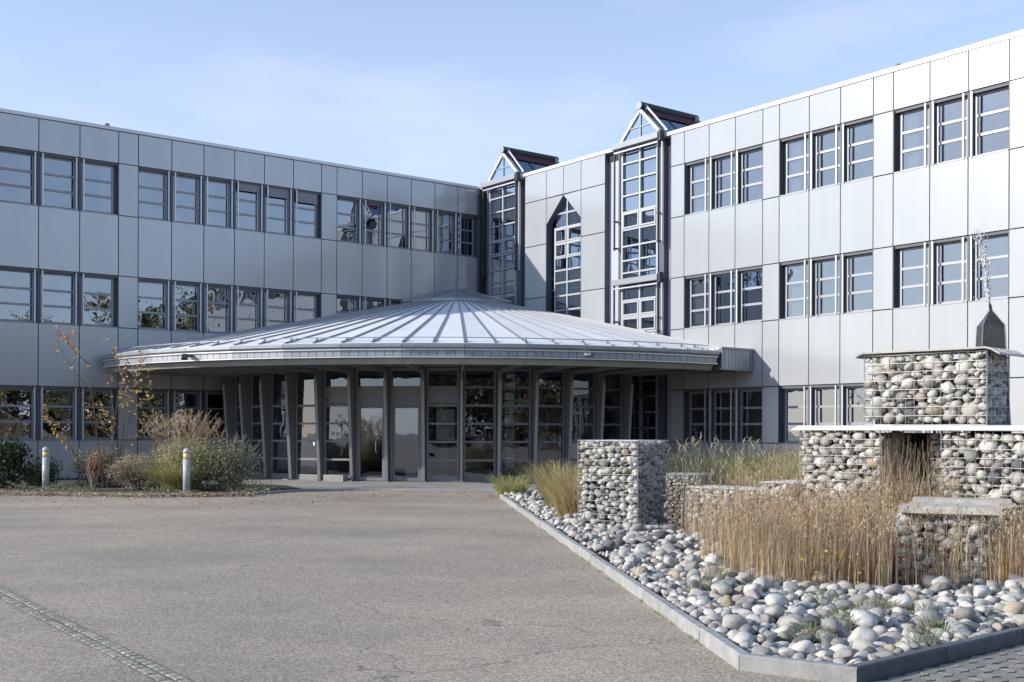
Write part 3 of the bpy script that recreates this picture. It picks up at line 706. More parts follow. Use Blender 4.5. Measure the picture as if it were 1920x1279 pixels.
def bay(i, p0, p1, kind):
    c0 = Vector(FD(p0, RG, 0)); c1 = Vector(FD(p1, RG, 0)); d = (c1 - c0); W = d.length; d.normalize(); nn = Vector((d.y, -d.x, 0))
    if nn.dot(c0 - Vector((DX, DY, 0))) < 0: nn = -nn
    fr = lambda a, o, z: tuple(c0 + d * a + nn * o + Vector((0, 0, z)))
    e = 0.06
    mb = MB(); panes = []
    mb.box((e, -0.04, 0), (e + 0.06, 0.05, 3.33), fr).box((W - e - 0.06, -0.04, 0), (W - e, 0.05, 3.33), fr)
    x0, x1 = e + 0.06, W - e - 0.06
    if kind == 'door':
        rails = [(2.23, 2.29), (2.74, 2.80)]; mb.box((x0, -0.04, 3.25), (x1, 0.05, 3.33), fr)
        panes = [(2.80, 3.25)]
    else:
        rails = [(0.0, 0.17), (0.60, 0.66), (1.14, 1.20), (1.67, 1.73), (2.20, 2.27)] + ([(2.74, 2.80)] if kind in ('t', 'p') else []); mb.box((x0, -0.04, 3.25), (x1, 0.05, 3.33), fr)
        zs = [r[1] for r in rails]; nx = [r[0] for r in rails[1:]] + [3.25]
        panes = [(a, b) for a, b in zip(zs, nx)]
        if kind == 't': panes = [p for p in panes if not (2.2 < p[0] < 2.5)]
    for z0, z1 in rails: mb.box((x0, -0.035, z0), (x1, 0.045, z1), fr)
    w = mb.build('door_frame' if kind == 'door' else 'entrance_window', 'fin', pav)
    for z0, z1 in panes: MB().add([fr(x0, 0, z0), fr(x1, 0, z0), fr(x1, 0, z1), fr(x0, 0, z1)], [(0, 1, 2, 3)]).build('pane', 'pane_entry', w)
    if kind in ('door', 't'): MB().box((x0, -0.02, 2.29), (x1, 0.02, 2.74), fr).build('transom_panel', 'fin', w)
    if kind == 'door':
        mb = MB().box((x0 + 0.01, -0.03, 0.02), (x0 + 0.07, 0.03, 2.22), fr).box((x1 - 0.07, -0.03, 0.02), (x1 - 0.01, 0.03, 2.22), fr).box((x0 + 0.07, -0.03, 0.02), (x1 - 0.07, 0.03, 0.11), fr).box((x0 + 0.07, -0.03, 2.15), (x1 - 0.07, 0.03, 2.22), fr)
        lf = mb.build('door_leaf', 'fin', pav)
        MB().add([fr(x0 + 0.07, 0.0, 0.11), fr(x1 - 0.07, 0.0, 0.11), fr(x1 - 0.07, 0.0, 2.15), fr(x0 + 0.07, 0.0, 2.15)], [(0, 1, 2, 3)]).build('pane', 'pane_door', lf)
        if i == 0:
            hx = x1 - 0.25
            MB().tube([fr(hx, 0.01, 0.85), fr(hx, 0.09, 0.88), fr(hx, 0.10, 1.15), fr(hx + 0.03, 0.10, 1.25), fr(hx + 0.10, 0.09, 1.28), fr(hx + 0.14, 0.01, 1.24)], [0.017] * 6, 8).build('handle', 'rail', lf)
    return fr, x0, x1, w
M['pane_door'] = glass('door_glass', (0.45, 0.48, 0.48), 0.16, 0.006, 1.2)
for j in range(len(cols) - 1):
    p0, p1 = cols[j], cols[j + 1]; m_ = (p0 + p1) / 2 / AL
    k = round(m_)
    kind = {-2: 'door', -1: 'door', -3: 't', 0: 't'}.get(k, 'p' if k > 0 else 'w')
    fr, x0, x1, w = bay(0 if k == -2 else 1, p0, p1, kind)
    if k == -3:
        MB().box((0.40, 0.004, 1.27), (0.62, 0.010, 1.60), fr).build('notice', 'white', w)
        MB().box((0.45, 0.011, 1.30), (0.58, 0.013, 1.45), fr).build('notice_picture', 'frame', w)
        MB().box((0.32, 0.20, 0.004), (0.98, 0.52, 0.19), fr).build('door_step', 'concrete', pav)
        MB().box((x0 + 0.03, 0.03, 2.36), (x0 + 0.06, 0.05, 2.44), fr).build('bell_push', 'darkmetal', w)
    if k == 0:
        MB().box((0.32, -0.32, 1.22), (0.86, -0.30, 2.12), fr).build('bright_glass_panel', 'white', w)  # added white panel standing in for the brightness seen in this glass
        MB().box((0.70, 0.006, 1.40), (0.80, 0.014, 1.49), fr).build('intercom', 'darkmetal', w)
    if k == -4:
        MB().box((W_ := x1 + 0.08, 0.36, 1.05), (x1 + 0.14, 0.42, 1.15), fr).build('card_reader', 'white', w)
# interior of the pavilion
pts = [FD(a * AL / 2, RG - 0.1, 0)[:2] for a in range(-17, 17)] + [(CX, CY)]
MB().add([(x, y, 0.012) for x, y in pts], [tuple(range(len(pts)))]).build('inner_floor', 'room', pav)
mb = MB()
for a in range(-2, 3):
    ph = R_(a * 25 - 3); mb.tube([FD(ph, 4.2, 0.01), FD(ph, 4.2, 3.33)], [0.16, 0.16], 12)
mb.build('inner_column', 'finlight', pav)
MB().box((-3.6, 37.6, 0.012), (-0.9, 38.2, 1.1)).build('reception_desk', 'soffit', pav)
# floodlight and camera on the fascia
fr = FDt(-4.45 * AL, 0)
mb = MB().box((-0.10, RO + 0.0, 3.50), (0.10, RO + 0.22, 3.53), fr); mb.bar(fr(0.02, RO + 0.20, 3.53), fr(0.16, RO + 0.36, 3.40), 0.16, 0.06); mb.build('floodlight', 'darkmetal', pav)
fr = FDt(2.55 * AL, 0)
mb = MB().box((-0.13, RO + 0.0, 3.46), (0.02, RO + 0.14, 3.53), fr); mb.build('surveillance_camera', 'white', pav)
mb = MB().box((0.03, RO + 0.02, 3.45), (0.10, RO + 0.12, 3.50), fr); mb.build('camera_bracket', 'darkmetal', pav)

# ------------------------------------------------------------------ stones
def ico(sub):
    import bmesh
    bm = bmesh.new(); bmesh.ops.create_icosphere(bm, subdivisions=sub, radius=1)
    V = [v.co.copy() for v in bm.verts]; F = [tuple(v.index for v in f.verts) for f in bm.faces]; bm.free(); return V, F
I2 = ico(2); I3 = ico(3)
def stone_shape(base, seed):
    V, F = base; out = []
    o = Vector((seed * 3.1, seed * 1.7, seed * 0.9))
    cut = [Vector((random.uniform(-1, 1), random.uniform(-1, 1), random.uniform(-1, 1))).normalized() for _ in range(5)]
    for v in V:
        r = 1 + 0.42 * noise.noise(v * 0.9 + o) + 0.13 * noise.noise(v * 2.3 + o)
        p = v * r
        for c in cut:
            e = p.dot(c) - 0.70
            if e > 0: p = p - c * e * 0.75
        out.append(p)
    return out, F
SH = [stone_shape(I2, i) for i in range(12)]
SH3 = [stone_shape(I3, i + 20) for i in range(16)]
def mesh_of(sh, name):
    me = bpy.data.meshes.new(name); me.from_pydata([tuple(v) for v in sh[0]], [], sh[1]); me.polygons.foreach_set('use_smooth', [True] * len(me.polygons))
    me.materials.append(STONES[0]); me.update(); return me
STM = [mesh_of(s, 'stone') for s in SH]; STM3 = [mesh_of(s, 'cobble') for s in SH3]
def place(me, name, loc, rot, sc, parent, m=None):
    o = bpy.data.objects.new(name, me); COL.objects.link(o)
    o.parent = parent; o.location = Vector(loc) - world_of(parent) if parent else loc
    o.rotation_euler = rot; o.scale = sc
    o.material_slots[0].link = 'OBJECT'; o.material_slots[0].material = m or pick_stone()
    return o
def stone_into(mb, sh, loc, rot, sc):
    from mathutils import Euler
    mt = Matrix.Translation(loc) @ Euler(rot).to_matrix().to_4x4() @ Matrix.Diagonal((*sc, 1))
    mb.add([mt @ v for v in sh[0]], sh[1], random.choices(range(len(STONES)), SW)[0])

def gabion(name, label, corner, e1, w, e2, d, z0, z1, faces=('f', 's'), group=None, smin=0.045, smax=0.085, taper=0.0, cell=0.1, top=False, seed=1, e1z=0.0):
    """box basket: front face runs from corner along -e1 by w; side face from corner along e2 by d (unit 2D vectors)"""
    random.seed(seed)
    e1 = Vector(e1).normalized(); e2 = Vector(e2).normalized(); c = Vector(corner)
    g = empty(name, (c.x, c.y, z0)); tag(g, label, 'gabion', group)
    def P(a, b, z): q = c - e1 * a + e2 * b; return Vector((q.x, q.y, z))
    ins = 0.09
    mb = MB(); A, B_, C_, D_ = P(ins, ins, 0), P(w - ins, ins, 0), P(w - ins, d - ins, 0), P(ins, d - ins, 0)
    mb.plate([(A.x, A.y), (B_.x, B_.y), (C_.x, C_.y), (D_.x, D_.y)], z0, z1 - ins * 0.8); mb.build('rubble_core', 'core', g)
    fill = MB(); cnt = 0
    fl = []
    if 'f' in faces: fl.append(('f', w, -e1, Vector(((-e2).x, (-e2).y)), lambda u, dep, z: P(u, dep, z)))
    if 's' in faces: fl.append(('s', d, e2, e1, lambda u, dep, z: P(dep, u, z)))
    if 'l' in faces: fl.append(('l', d, e2, -e1, lambda u, dep, z: P(w - dep, u, z)))
    H = z1 - z0
    for nm, L, tdir, ndir, fp in fl:
        pl = []; tries = 0
        while tries < 2600:
            tries += 1
            r = random.uniform(smin, smax) * (1 if tries < 700 else 0.72 if tries < 1700 else 0.5)
            u = random.uniform(r * 0.8, L - r * 0.8); z = z0 + random.uniform(r * 0.75, H - r * 0.7)
            if all((u - q[0]) ** 2 + ((z - q[1]) * 1.2) ** 2 > ((r + q[2]) * 0.84) ** 2 for q in pl): pl.append((u, z, r))
        ang = math.atan2(tdir.y, tdir.x)
        for (u, z, r) in sorted(pl, key=lambda q: -q[2]):
            dep = r * 0.62 + random.uniform(-0.004, 0.012)
            sc = (r * random.uniform(1.0, 1.28), r * random.uniform(0.75, 0.95), r * random.uniform(0.74, 0.98))
            if cnt < 295:
                place(random.choice(STM), 'stone', fp(u, dep, z), (random.uniform(-.25, .25), random.uniform(-.45, .45), ang + random.uniform(-.15, .15)), sc, g, pick_stone(SWG)); cnt += 1
            else: stone_into(fill, random.choice(SH), fp(u, dep, z), (random.uniform(-.25, .25), random.uniform(-.45, .45), ang), sc)
        nb = int(L * H / 0.0085)
        for _ in range(nb):
            r = random.uniform(0.035, 0.06); stone_into(fill, random.choice(SH), fp(random.uniform(0.03, L - 0.03), 0.095 + random.uniform(0, .03), z0 + random.uniform(0.03, H - 0.05)), (random.random() * 3, random.random() * 3, random.random() * 3), (r * 1.2, r, r * .9))
    if top:
        for _ in range(int(w * d / 0.009)):
            r = random.uniform(0.045, 0.075); stone_into(fill, random.choice(SH), P(random.uniform(.05, w - .05), random.uniform(.05, d - .05), z1 - r * 0.7), (0, 0, random.random() * 3), (r * 1.2, r, r * .75))
    if fill.v:
        o = fill.build('stone_fill', STONES, g, smooth=True); o['kind'] = 'stuff'
    # wire
    mb = MB(); t = 0.0056
    for nm, L, tdir, ndir, fp in fl:
        n = max(2, round(L / cell)); m = max(2, round(H / cell))
        off = -0.006
        for i in range(n + 1):
            u = L * i / n; wob = [random.uniform(-.004, .004) for _ in range(2)]
            mb.bar(fp(u + wob[0], off, z0), fp(u + wob[1], off, z1), t)
        for j in range(m + 1):
            z = z0 + H * j / m
            prev = fp(0, off, z)
            K = max(2, int(L / 0.3))
            for q in range(1, K + 1):
                cur = fp(L * q / K, off + random.uniform(-.004, .002), z + random.uniform(-.004, .004)); mb.bar(prev, cur, t); prev = cur
    if top:
        for i in range(round(w / cell) + 1):
            a = w * i / round(w / cell); mb.bar(P(a, 0, z1 + 0.004), P(a, d, z1 + 0.004), t)
        for i in range(round(d / cell) + 1):
            a = d * i / round(d / cell); mb.bar(P(0, a, z1 + 0.004), P(w, a, z1 + 0.004), t)
    # spiral binding on the front corner
    for u in (0.0, w):
        pts = [P(u, 0, z0 + H * i / 90) + Vector((math.cos(i * 1.6) * 0.012, math.sin(i * 1.6) * 0.012, 0)) for i in range(91)]
        for i in range(90): mb.bar(pts[i], pts[i + 1], 0.005)
    mb.build('wire_mesh', 'wire', g)
    return g
E1 = Vector((0.711, -0.703)).normalized(); E2 = Vector((0.703, 0.711)).normalized()
C0 = Vector((5.23, 12.5))
GR = 'gabion baskets of the fountain'
def onf(w, b=0): return tuple(C0 - E1 * w + E2 * b)
gabion('gabion_basket', 'topmost gabion basket of pale round stones standing on the white slab under a metal cap', onf(0), E1, 1.45, E2, 0.62, 1.585, 2.40, group=GR, seed=3, smin=0.055, smax=0.11)
gabion('gabion_basket', 'tall gabion basket of stones left of the dark opening under the white slab', onf(1.25), E1, 1.06, E2, 0.9, 0.0, 1.515, group=GR, seed=4, smin=0.055, smax=0.10)
gabion('gabion_basket', 'gabion basket right of the dark opening under the white slab, cut by the picture edge', onf(-1.25), E1, 1.76, E2, 0.9, 0.0, 1.515, faces=('f', 'l'), group=GR, seed=5, smin=0.05, smax=0.095)
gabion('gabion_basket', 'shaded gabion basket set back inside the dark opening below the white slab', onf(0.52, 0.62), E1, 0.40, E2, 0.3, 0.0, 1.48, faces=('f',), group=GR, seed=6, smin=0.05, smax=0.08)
gabion('gabion_basket', 'low gabion step beside the tall basket, half hidden by dry reeds', onf(2.33, -0.10), E1, 0.50, E2, 0.8, 0.0, 0.86, group=GR, seed=8, top=True)
gabion('gabion_basket', 'long low gabion behind the dry reeds between the free-standing block and the fountain', onf(2.9, 0.5), E1, 1.5, E2, 0.6, 0.0, 0.72, group=GR, seed=9, top=True)
MB().box((-0.4, 0.95, 0), (2.3, 1.02, 1.49), lambda a, b, z: (*onf(a, b), z)).build('opening_shade_board', 'core', None)  # added near-black board, stands in for the shade deep in the opening
bpy.data.objects['opening_shade_board']['label'] = 'added near-black board standing in for shade inside the opening under the white slab'; bpy.data.objects['opening_shade_board']['category'] = 'board'
# pedestal with the bench slabs
PC = Vector((4.63, 11.0)); PE1 = Vector((0.93, -0.37)).normalized(); PE2 = Vector((0.37, 0.93)).normalized()
gabion('gabion_basket', 'small gabion pedestal under the two stone bench slabs, in front of the fountain', tuple(PC), PE1, 0.86, PE2, 0.7, 0.0, 0.70, group=GR, seed=10, smin=0.05, smax=0.085)
def slab(name, label, cat, c, e1, w, e2, d, z0, z1, m):
    P = lambda a, b: Vector(c) - e1 * a + e2 * b
    g = empty(name, (c[0], c[1], z0)); tag(g, label, cat)
    pts = [P(0, 0), P(w, 0), P(w, d), P(0, d)]
    MB().plate([(p.x, p.y) for p in pts], z0, z1).build('slab', m, g); return g
slab('stone_slab', 'weathered stone bench slab lying on the small gabion pedestal, front one', 'slab', (4.70, 10.87), PE1, 0.95, PE2, 0.36, 0.703, 0.775, 'bench')
slab('stone_slab', 'stone bench slab behind the front one, resting against the gabion face', 'slab', (4.97, 11.29), PE1, 0.93, PE2, 0.36, 0.74, 0.82, 'bench')
# long white slab
mb = MB().box((-1.6, -0.06, 1.52), (2.30, 1.05, 1.575), lambda a, b, z: (*onf(a, b), z))
mb.prism([(2.30, 1.52), (2.42, 1.52), (2.30, 1.575)], -0.06, 1.05, lambda a, b, z: (*onf(a, b), z))
o = mb.build('long_slab', 'coping', None, base=(*onf(1), 1.5)); tag(o, 'long white slab with a bevelled left end carried by the gabion baskets', 'slab')
# metal cap
def capf(a, b, z): return (*onf(a, b), z)
mb = MB()
prof = [(-0.16, 2.37), (-0.06, 2.43), (0.0, 2.445), (1.44, 2.445), (1.49, 2.43), (1.54, 2.40)]
P = []
for a, z in prof: P += [capf(a, -0.06, z), capf(a, 0.70, z), capf(a, -0.06, z - 0.022), capf(a, 0.70, z - 0.022)]
F = []
for i in range(len(prof) - 1):
    o_ = i * 4; F += [(o_, o_ + 1, o_ + 5, o_ + 4), (o_ + 2, o_ + 6, o_ + 7, o_ + 3), (o_, o_ + 4, o_ + 6, o_ + 2), (o_ + 1, o_ + 3, o_ + 7, o_ + 5)]
F += [(0, 2, 3, 1), (20, 21, 23, 22)]
o = mb.add(P, F).build('cap_sheet', 'capmetal', None, base=capf(0, 0, 2.4)); tag(o, 'bent metal cap sheet covering the topmost gabion basket', 'metal sheet')
# obelisk with nozzle
ob = Vector((5.66, 13.42)); obr = empty('fountain_obelisk', (ob.x, ob.y, 0)); tag(obr, 'dark weathered metal obelisk with a pointed top rising behind the topmost gabion', 'obelisk')
def ring4(h, z, rot=R_(38)): return [(ob.x + h * math.cos(rot + k * math.pi / 2), ob.y + h * math.sin(rot + k * math.pi / 2), z) for k in range(4)]
mb = MB(); rs = [ring4(0.30, 0.0), ring4(0.245, 1.58), ring4(0.172, 2.76)]
V = sum(rs, []) + [(ob.x, ob.y, 2.96)]
F = []
for i in range(2):
    for k in range(4): F.append((i * 4 + k, i * 4 + (k + 1) % 4, i * 4 + 4 + (k + 1) % 4, i * 4 + 4 + k))
for k in range(4): F.append((8 + k, 8 + (k + 1) % 4, 12))
mb.add(V, F).build('shaft', 'bronze', obr)
mb = MB()
for k in range(4): mb.tube([rs[0][k], rs[1][k], rs[2][k], (ob.x, ob.y, 2.965)], [0.008, 0.008, 0.008, 0.006], 5)
mb.build('edge_weld', 'capmetal', obr)
mb = MB().tube([(ob.x, ob.y, 2.93), (ob.x - 0.01, ob.y, 3.0), (ob.x - 0.03, ob.y, 3.05)], [0.022, 0.018, 0.014], 8); mb.build('nozzle', 'darkmetal', obr)
# water
M['water'] = mat('water_spray', (0.93, 0.95, 0.97), 0.12, 0.0, spec=0.8)
wn = M['water'].node_tree.nodes['Principled BSDF']; wn.inputs['Transmission Weight'].default_value = 0.35; wn.inputs['Alpha'].default_value = 0.9
random.seed(5); mb = MB(); V0, F0 = ico(1)
top = Vector((ob.x - 0.15, ob.y, 3.90)); bot = Vector((ob.x - 0.03, ob.y, 3.05))
for i in range(1000):
    t = random.random() ** 1.25; spread = 0.008 + 0.040 * t
    p = bot.lerp(top, t) + Vector((0.02 * math.sin(t * 3.1), 0, 0)) + Vector((random.gauss(0, spread * 0.7), random.gauss(0, spread * 0.8), random.gauss(0, 0.02)))
    r = random.uniform(0.003, 0.009) * (1.2 - 0.6 * t); st = random.uniform(1, 3.5)
    mb.add([p + Vector((v.x * r, v.y * r, v.z * r * st)) for v in V0], F0)
for i in range(150):
    q = random.random(); p = Vector((ob.x - 0.20 - random.random() * 0.22 * (1 if i % 3 else -1.1), ob.y + random.gauss(0, .1), 4.0 - random.random() ** 0.7 * 1.3)); r = random.uniform(0.003, 0.006)
    mb.add([p + v * r for v in V0], F0)
pts = [bot + (top - bot) * t + Vector((0.02 * math.sin(t * 3.1), 0, 0)) for t in (0, .2, .4, .6, .8)]
mb.tube(pts, [0.014, 0.017, 0.015, 0.010, 0.004], 8)
o = mb.build('water_jet', 'water', None, smooth=True, base=(ob.x, ob.y, 3.05)); tag(o, 'white jet of water and falling drops above the metal obelisk', 'water jet', kind='stuff')
# free-standing gabion at the end of the pebble bed
t30 = R_(30)
gabion('gabion_block', 'large free-standing gabion block with a sunlit left face near the entrance', (1.80, 16.25), (math.cos(t30), -math.sin(t30)), 0.95, (math.sin(t30), math.cos(t30)), 1.14, 0.0, 1.36, seed=12, smin=0.045, smax=0.085, top=True)
gabion('gabion_block', 'low gabion of small pale stones just right of the large free-standing block', (3.02, 18.1), (0.95, -0.3), 0.62, (0.3, 0.95), 0.9, 0.0, 0.80, seed=13, smin=0.03, smax=0.055, top=True)

# ------------------------------------------------------------------ kerbs, soil, cobbles
kA = Vector((-0.36, 26.1)); kB = Vector((1.43, 7.12)); kC = Vector((2.05, 6.72)); kD = Vector((6.8, 10.75))
kerb = empty('kerb', (kB.x, kB.y, 0)); tag(kerb, kind='structure')
def kerb_run(p, q, n, w=0.085, h=0.10, parent=None, m='concrete'):
    d = (q - p).normalized(); nn = Vector((-d.y, d.x)); L = (q - p).length
    for i in range(n):
        a = p + d * (L * i / n + 0.004); b = p + d * (L * (i + 1) / n - 0.004); dz = random.uniform(-.004, .004)
        j = nn * random.uniform(-.004, .004)
        c = 0.012
        P = []
        for e in (a, b):
            for o_, z in ((0, 0), (0, h - c), (c, h), (w - c, h), (w, h - c), (w, 0)): 
                t = e + j + nn * o_; P.append((t.x, t.y, z + (dz if z else 0)))
        F = [(0, 1, 2, 3, 4, 5), (11, 10, 9, 8, 7, 6)] + [(k, k + 6, (k + 1) % 6 + 6, (k + 1) % 6) for k in range(6)]
        MB().add(P, F).build('kerb_stone', m, parent)
random.seed(21)
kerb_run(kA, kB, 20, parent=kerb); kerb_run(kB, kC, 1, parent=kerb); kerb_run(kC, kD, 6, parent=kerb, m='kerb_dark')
# planting bed soil (slightly raised)
bedpoly = [tuple(kA + Vector((0.1, 0))), tuple(kB + Vector((0.1, 0.03))), tuple(kC + Vector((0, 0.1))), tuple(kD + Vector((-0.05, 0.1))), (14, 17), (11.4, 26.4), (5.6, 33.9), (3.5, 31.0)]
o = MB().add([(x, y, 0.03) for x, y in bedpoly], [tuple(range(len(bedpoly)))]).build('planting_soil', 'soil'); tag(o, kind='structure')
def side(p, a, b): return (b[0] - a[0]) * (p[1] - a[1]) - (b[1] - a[1]) * (p[0] - a[0])
def in_bed(x, y, m=0.0):
    p = (x, y)
    d1 = (kB - kA).normalized(); n1 = Vector((-d1.y, d1.x)); d2 = (kC - kB).normalized(); n2 = Vector((-d2.y, d2.x)); d3 = (kD - kC).normalized(); n3 = Vector((-d3.y, d3.x))
    v = Vector(p)
    return (v - kA).dot(n1) > 0.10 + m and (v - kB).dot(n2) > 0.10 + m and (v - kC).dot(n3) > 0.10 + m
def reed_front(x):       # front edge line of the reeds
    return 10.25 + 0.15 * math.sin(x * 3.1) if x > 2.35 else 10.3 + (2.35 - x) * 3.2
def cobble_zone(x, y):
    if not in_bed(x, y, 0.02): return False
    if y < reed_front(x) + 0.15: return True
    xk = kA.x + (kB.x - kA.x) * (kA.y - y) / (kA.y - kB.y)
    lim = 1.75 if y < 17.2 else 0.75 if y < 21 else 0.62
    if y > 23.5: lim = 0.9
    return x - xk < lim
bed = empty('cobble_bed', (2.2, 9.0, 0)); tag(bed, kind='structure')
random.seed(33); pl = []; grid = {}
def ok_(x, y, r, f=0.82):
    gx, gy = int(x / 0.3), int(y / 0.3)
    for i in (-1, 0, 1):
        for j in (-1, 0, 1):
            for q in grid.get((gx + i, gy + j), ()):
                if (x - q[0]) ** 2 + (y - q[1]) ** 2 < ((r + q[2]) * f) ** 2: return False
    return True
tries = 0
while tries < 52000:
    tries += 1
    y = random.uniform(6.7, 26.0) if tries % 2 else random.uniform(6.7, 12.0); x = random.uniform(-0.4, 6.8)
    if not cobble_zone(x, y): continue
    f = 1 if tries < 14000 else 0.7 if tries < 32000 else 0.5
    r = random.choice((0.05, 0.065, 0.08, 0.045)) * random.uniform(0.85, 1.2) * f
    if random.random() < 0.04: r *= 1.25
    if not in_bed(x, y, r * 0.75): continue
    if r > 0.06 and random.random() < 0.35: r *= 0.7
    if any(False for _ in ()): continue
    if ok_(x, y, r): pl.append((x, y, r)); grid.setdefault((int(x / 0.3), int(y / 0.3)), []).append((x, y, r))
cand = sorted(pl, key=lambda q: -(q[2] / q[1]) - (0 if q[0] / q[1] < 0.455 else -9))
fill = MB()
for i, (x, y, r) in enumerate(cand):
    hgt = 0.03 + r * 0.45 + random.uniform(-0.015, 0.025) + 0.05 * min(1, max(0, (y - 7) * 0.2))
    rot = (random.uniform(-.35, .35), random.uniform(-.35, .35), random.random() * 6.28)
    sc = (r * random.uniform(1.05, 1.35), r * random.uniform(0.8, 1.05), r * random.uniform(0.6, 0.85))
    if i < 298: place(random.choice(STM3), 'cobble', (x, y, hgt), rot, sc, bed)
    else: stone_into(fill, random.choice(SH), (x, y, hgt), rot, sc)
# lower layer and a few stones heaped on top
for _ in range(2600):
    y = random.uniform(6.7, 26); x = random.uniform(-0.4, 6.8)
    if cobble_zone(x, y): r = random.uniform(0.035, 0.065); stone_into(fill, random.choice(SH), (x, y, 0.035), (random.random(), random.random(), random.random() * 6), (r * 1.2, r, r * 0.8))
for _ in range(420):
    y = random.uniform(7.6, 25.5); x = random.uniform(-0.3, 6.5)
    if cobble_zone(x, y) and in_bed(x, y, 0.22): r = random.uniform(0.05, 0.095); stone_into(fill, random.choice(SH), (x, y, 0.12 + r * .3), (random.uniform(-.4, .4), random.uniform(-.4, .4), random.random() * 6), (r * 1.25, r, r * 0.72))
o = fill.build('small_cobbles', STONES, bed, smooth=True); o['kind'] = 'stuff'

# drainage channel of granite setts across the asphalt
M['grout'] = mat('mossy_grout', (0.17, 0.165, 0.11), 0.95, noise_scale=8, noise_amt=0.4, coord='Generated')
M['sett'] = mat('granite_sett', (0.36, 0.325, 0.265), 0.85, var=0.2, noise_scale=14, noise_amt=0.25, bump=0.5, bump_scale=50)
drn = empty('sett_channel', (-3.3, 8.5, 0)); tag(drn, kind='structure')
dA = Vector((-6.1, 12.33)); dB = Vector((-1.4, 5.94)); dd = (dB - dA).normalized(); dn = Vector((-dd.y, dd.x)); L = (dB - dA).length
MB().add([(*(dA - dn * 0.092), 0.002), (*(dB - dn * 0.092), 0.002), (*(dB + dn * 0.092), 0.002), (*(dA + dn * 0.092), 0.002)], [(0, 1, 2, 3)]).build('channel_bed', M['grout'], drn)
random.seed(4); a = 0.0
n_s = 0
for row in (-1, 1):
    a = random.random() * 0.05
    while a < L - 0.1:
        l = random.uniform(0.085, 0.12); c = dA + dd * (a + l / 2) + dn * row * 0.045; hw = 0.039
        fr = lambda u, v, z, c=c: (c.x + dd.x * u + dn.x * v, c.y + dd.y * u + dn.y * v, z)
        h = 0.004 + random.uniform(0, 0.004); e = 0.012; q = l / 2 - 0.006
        P = [fr(-q, -hw, 0.0), fr(q, -hw, 0.0), fr(q, hw, 0.0), fr(-q, hw, 0.0), fr(-q + e, -hw + e, h), fr(q - e, -hw + e, h + random.uniform(-.002, .002)), fr(q - e, hw - e, h), fr(-q + e, hw - e, h)]
        MB().add(P, [(4, 5, 6, 7), (0, 1, 5, 4), (1, 2, 6, 5), (2, 3, 7, 6), (3, 0, 4, 7)]).build('sett', 'sett', drn); n_s += 1
        a += l
# block paving outside the right kerb
M['paver'] = mat('paver_block', (0.27, 0.255, 0.22), 0.85, var=0.14, noise_scale=10, noise_amt=0.2, bump=0.4, bump_scale=60)
pav2 = empty('paved_path', (3.3, 7.2, 0)); tag(pav2, kind='structure')
kd = (kD - kC).normalized(); kn = Vector((-kd.y, kd.x))
def PV(u, v, z): p = kC + kd * u - kn * v; return (p.x, p.y, z)
MB().add([PV(-0.3, 0.0, 0.003), PV(5.2, 0.0, 0.003), PV(5.2, 3.0, 0.003), PV(-0.3, 3.0, 0.003)], [(0, 1, 2, 3)]).build('paving_joint_sand', 'soil', pav2)
random.seed(9); npv = 0
for j in range(14):
    for i in range(26):
        u0 = -0.25 + i * 0.2 + (0.1 if j % 2 else 0); v0 = 0.04 + j * 0.10
        c = PV(u0 + 0.1, v0 + 0.05, 0)
        if c[0] / c[1] > 0.50 or c[1] < 6.0 or c[0] < 2.0: continue
        g = 0.005; h = 0.012 + random.uniform(-.002, .002); w_ = 0.018
        P2 = [(u0 + g, v0 + g), (u0 + 0.07, v0 + g + w_), (u0 + 0.13, v0 + g - w_ * .4), (u0 + 0.2 - g, v0 + g), (u0 + 0.2 - g, v0 + 0.1 - g), (u0 + 0.13, v0 + 0.1 - g - w_ * .4), (u0 + 0.07, v0 + 0.1 - g + w_), (u0 + g, v0 + 0.1 - g)]
        n = 8
        P = [PV(a, b, 0.003) for a, b in P2] + [PV(a, b, h) for a, b in P2]
        MB().add(P, [tuple(range(n, 2 * n))] + [(k, (k + 1) % n, n + (k + 1) % n, n + k) for k in range(n)]).build('paver', 'paver', pav2); npv += 1

# ------------------------------------------------------------------ plants
def blade(mb, base, h, lean, az, w, mi, seg=3, droop=0.5):
    d = Vector((math.cos(az), math.sin(az), 0)); sd = Vector((-d.y, d.x, 0)) 
    a2 = random.random() * 6.28; sd = Vector((math.cos(a2), math.sin(a2), 0))
    pts = []
    for i in range(seg + 1):
        t = i / seg; pts.append(Vector(base) + Vector((0, 0, h * (t - droop * 0.35 * t * t * min(1, lean * 1.5)))) + d * (lean * h * t ** 1.8))
    V = []; F = []
    for i, p in enumerate(pts):
        ww = w * (1 - 0.75 * (i / seg)); V += [p - sd * ww / 2, p + sd * ww / 2]
    for i in range(seg): F.append((2 * i, 2 * i + 1, 2 * i + 3, 2 * i + 2))
    mb.add(V, F, mi); return pts[-1], d
def seed_head(mb, p, d, l, mi, n=5):
    for k in range(n):
        q = Vector(p) - Vector((0, 0, 1)) * l * k / n * 0.9 - d * 0.02 * k
        u = Vector((random.gauss(0, 1), random.gauss(0, 1), 0.8 + random.random())).normalized()
        sd = u.cross(Vector((random.random(), random.random(), 0.3))).normalized()
        mb.quad(q + u * l * 0.12, u * l * 0.16, sd * 0.004, mi)
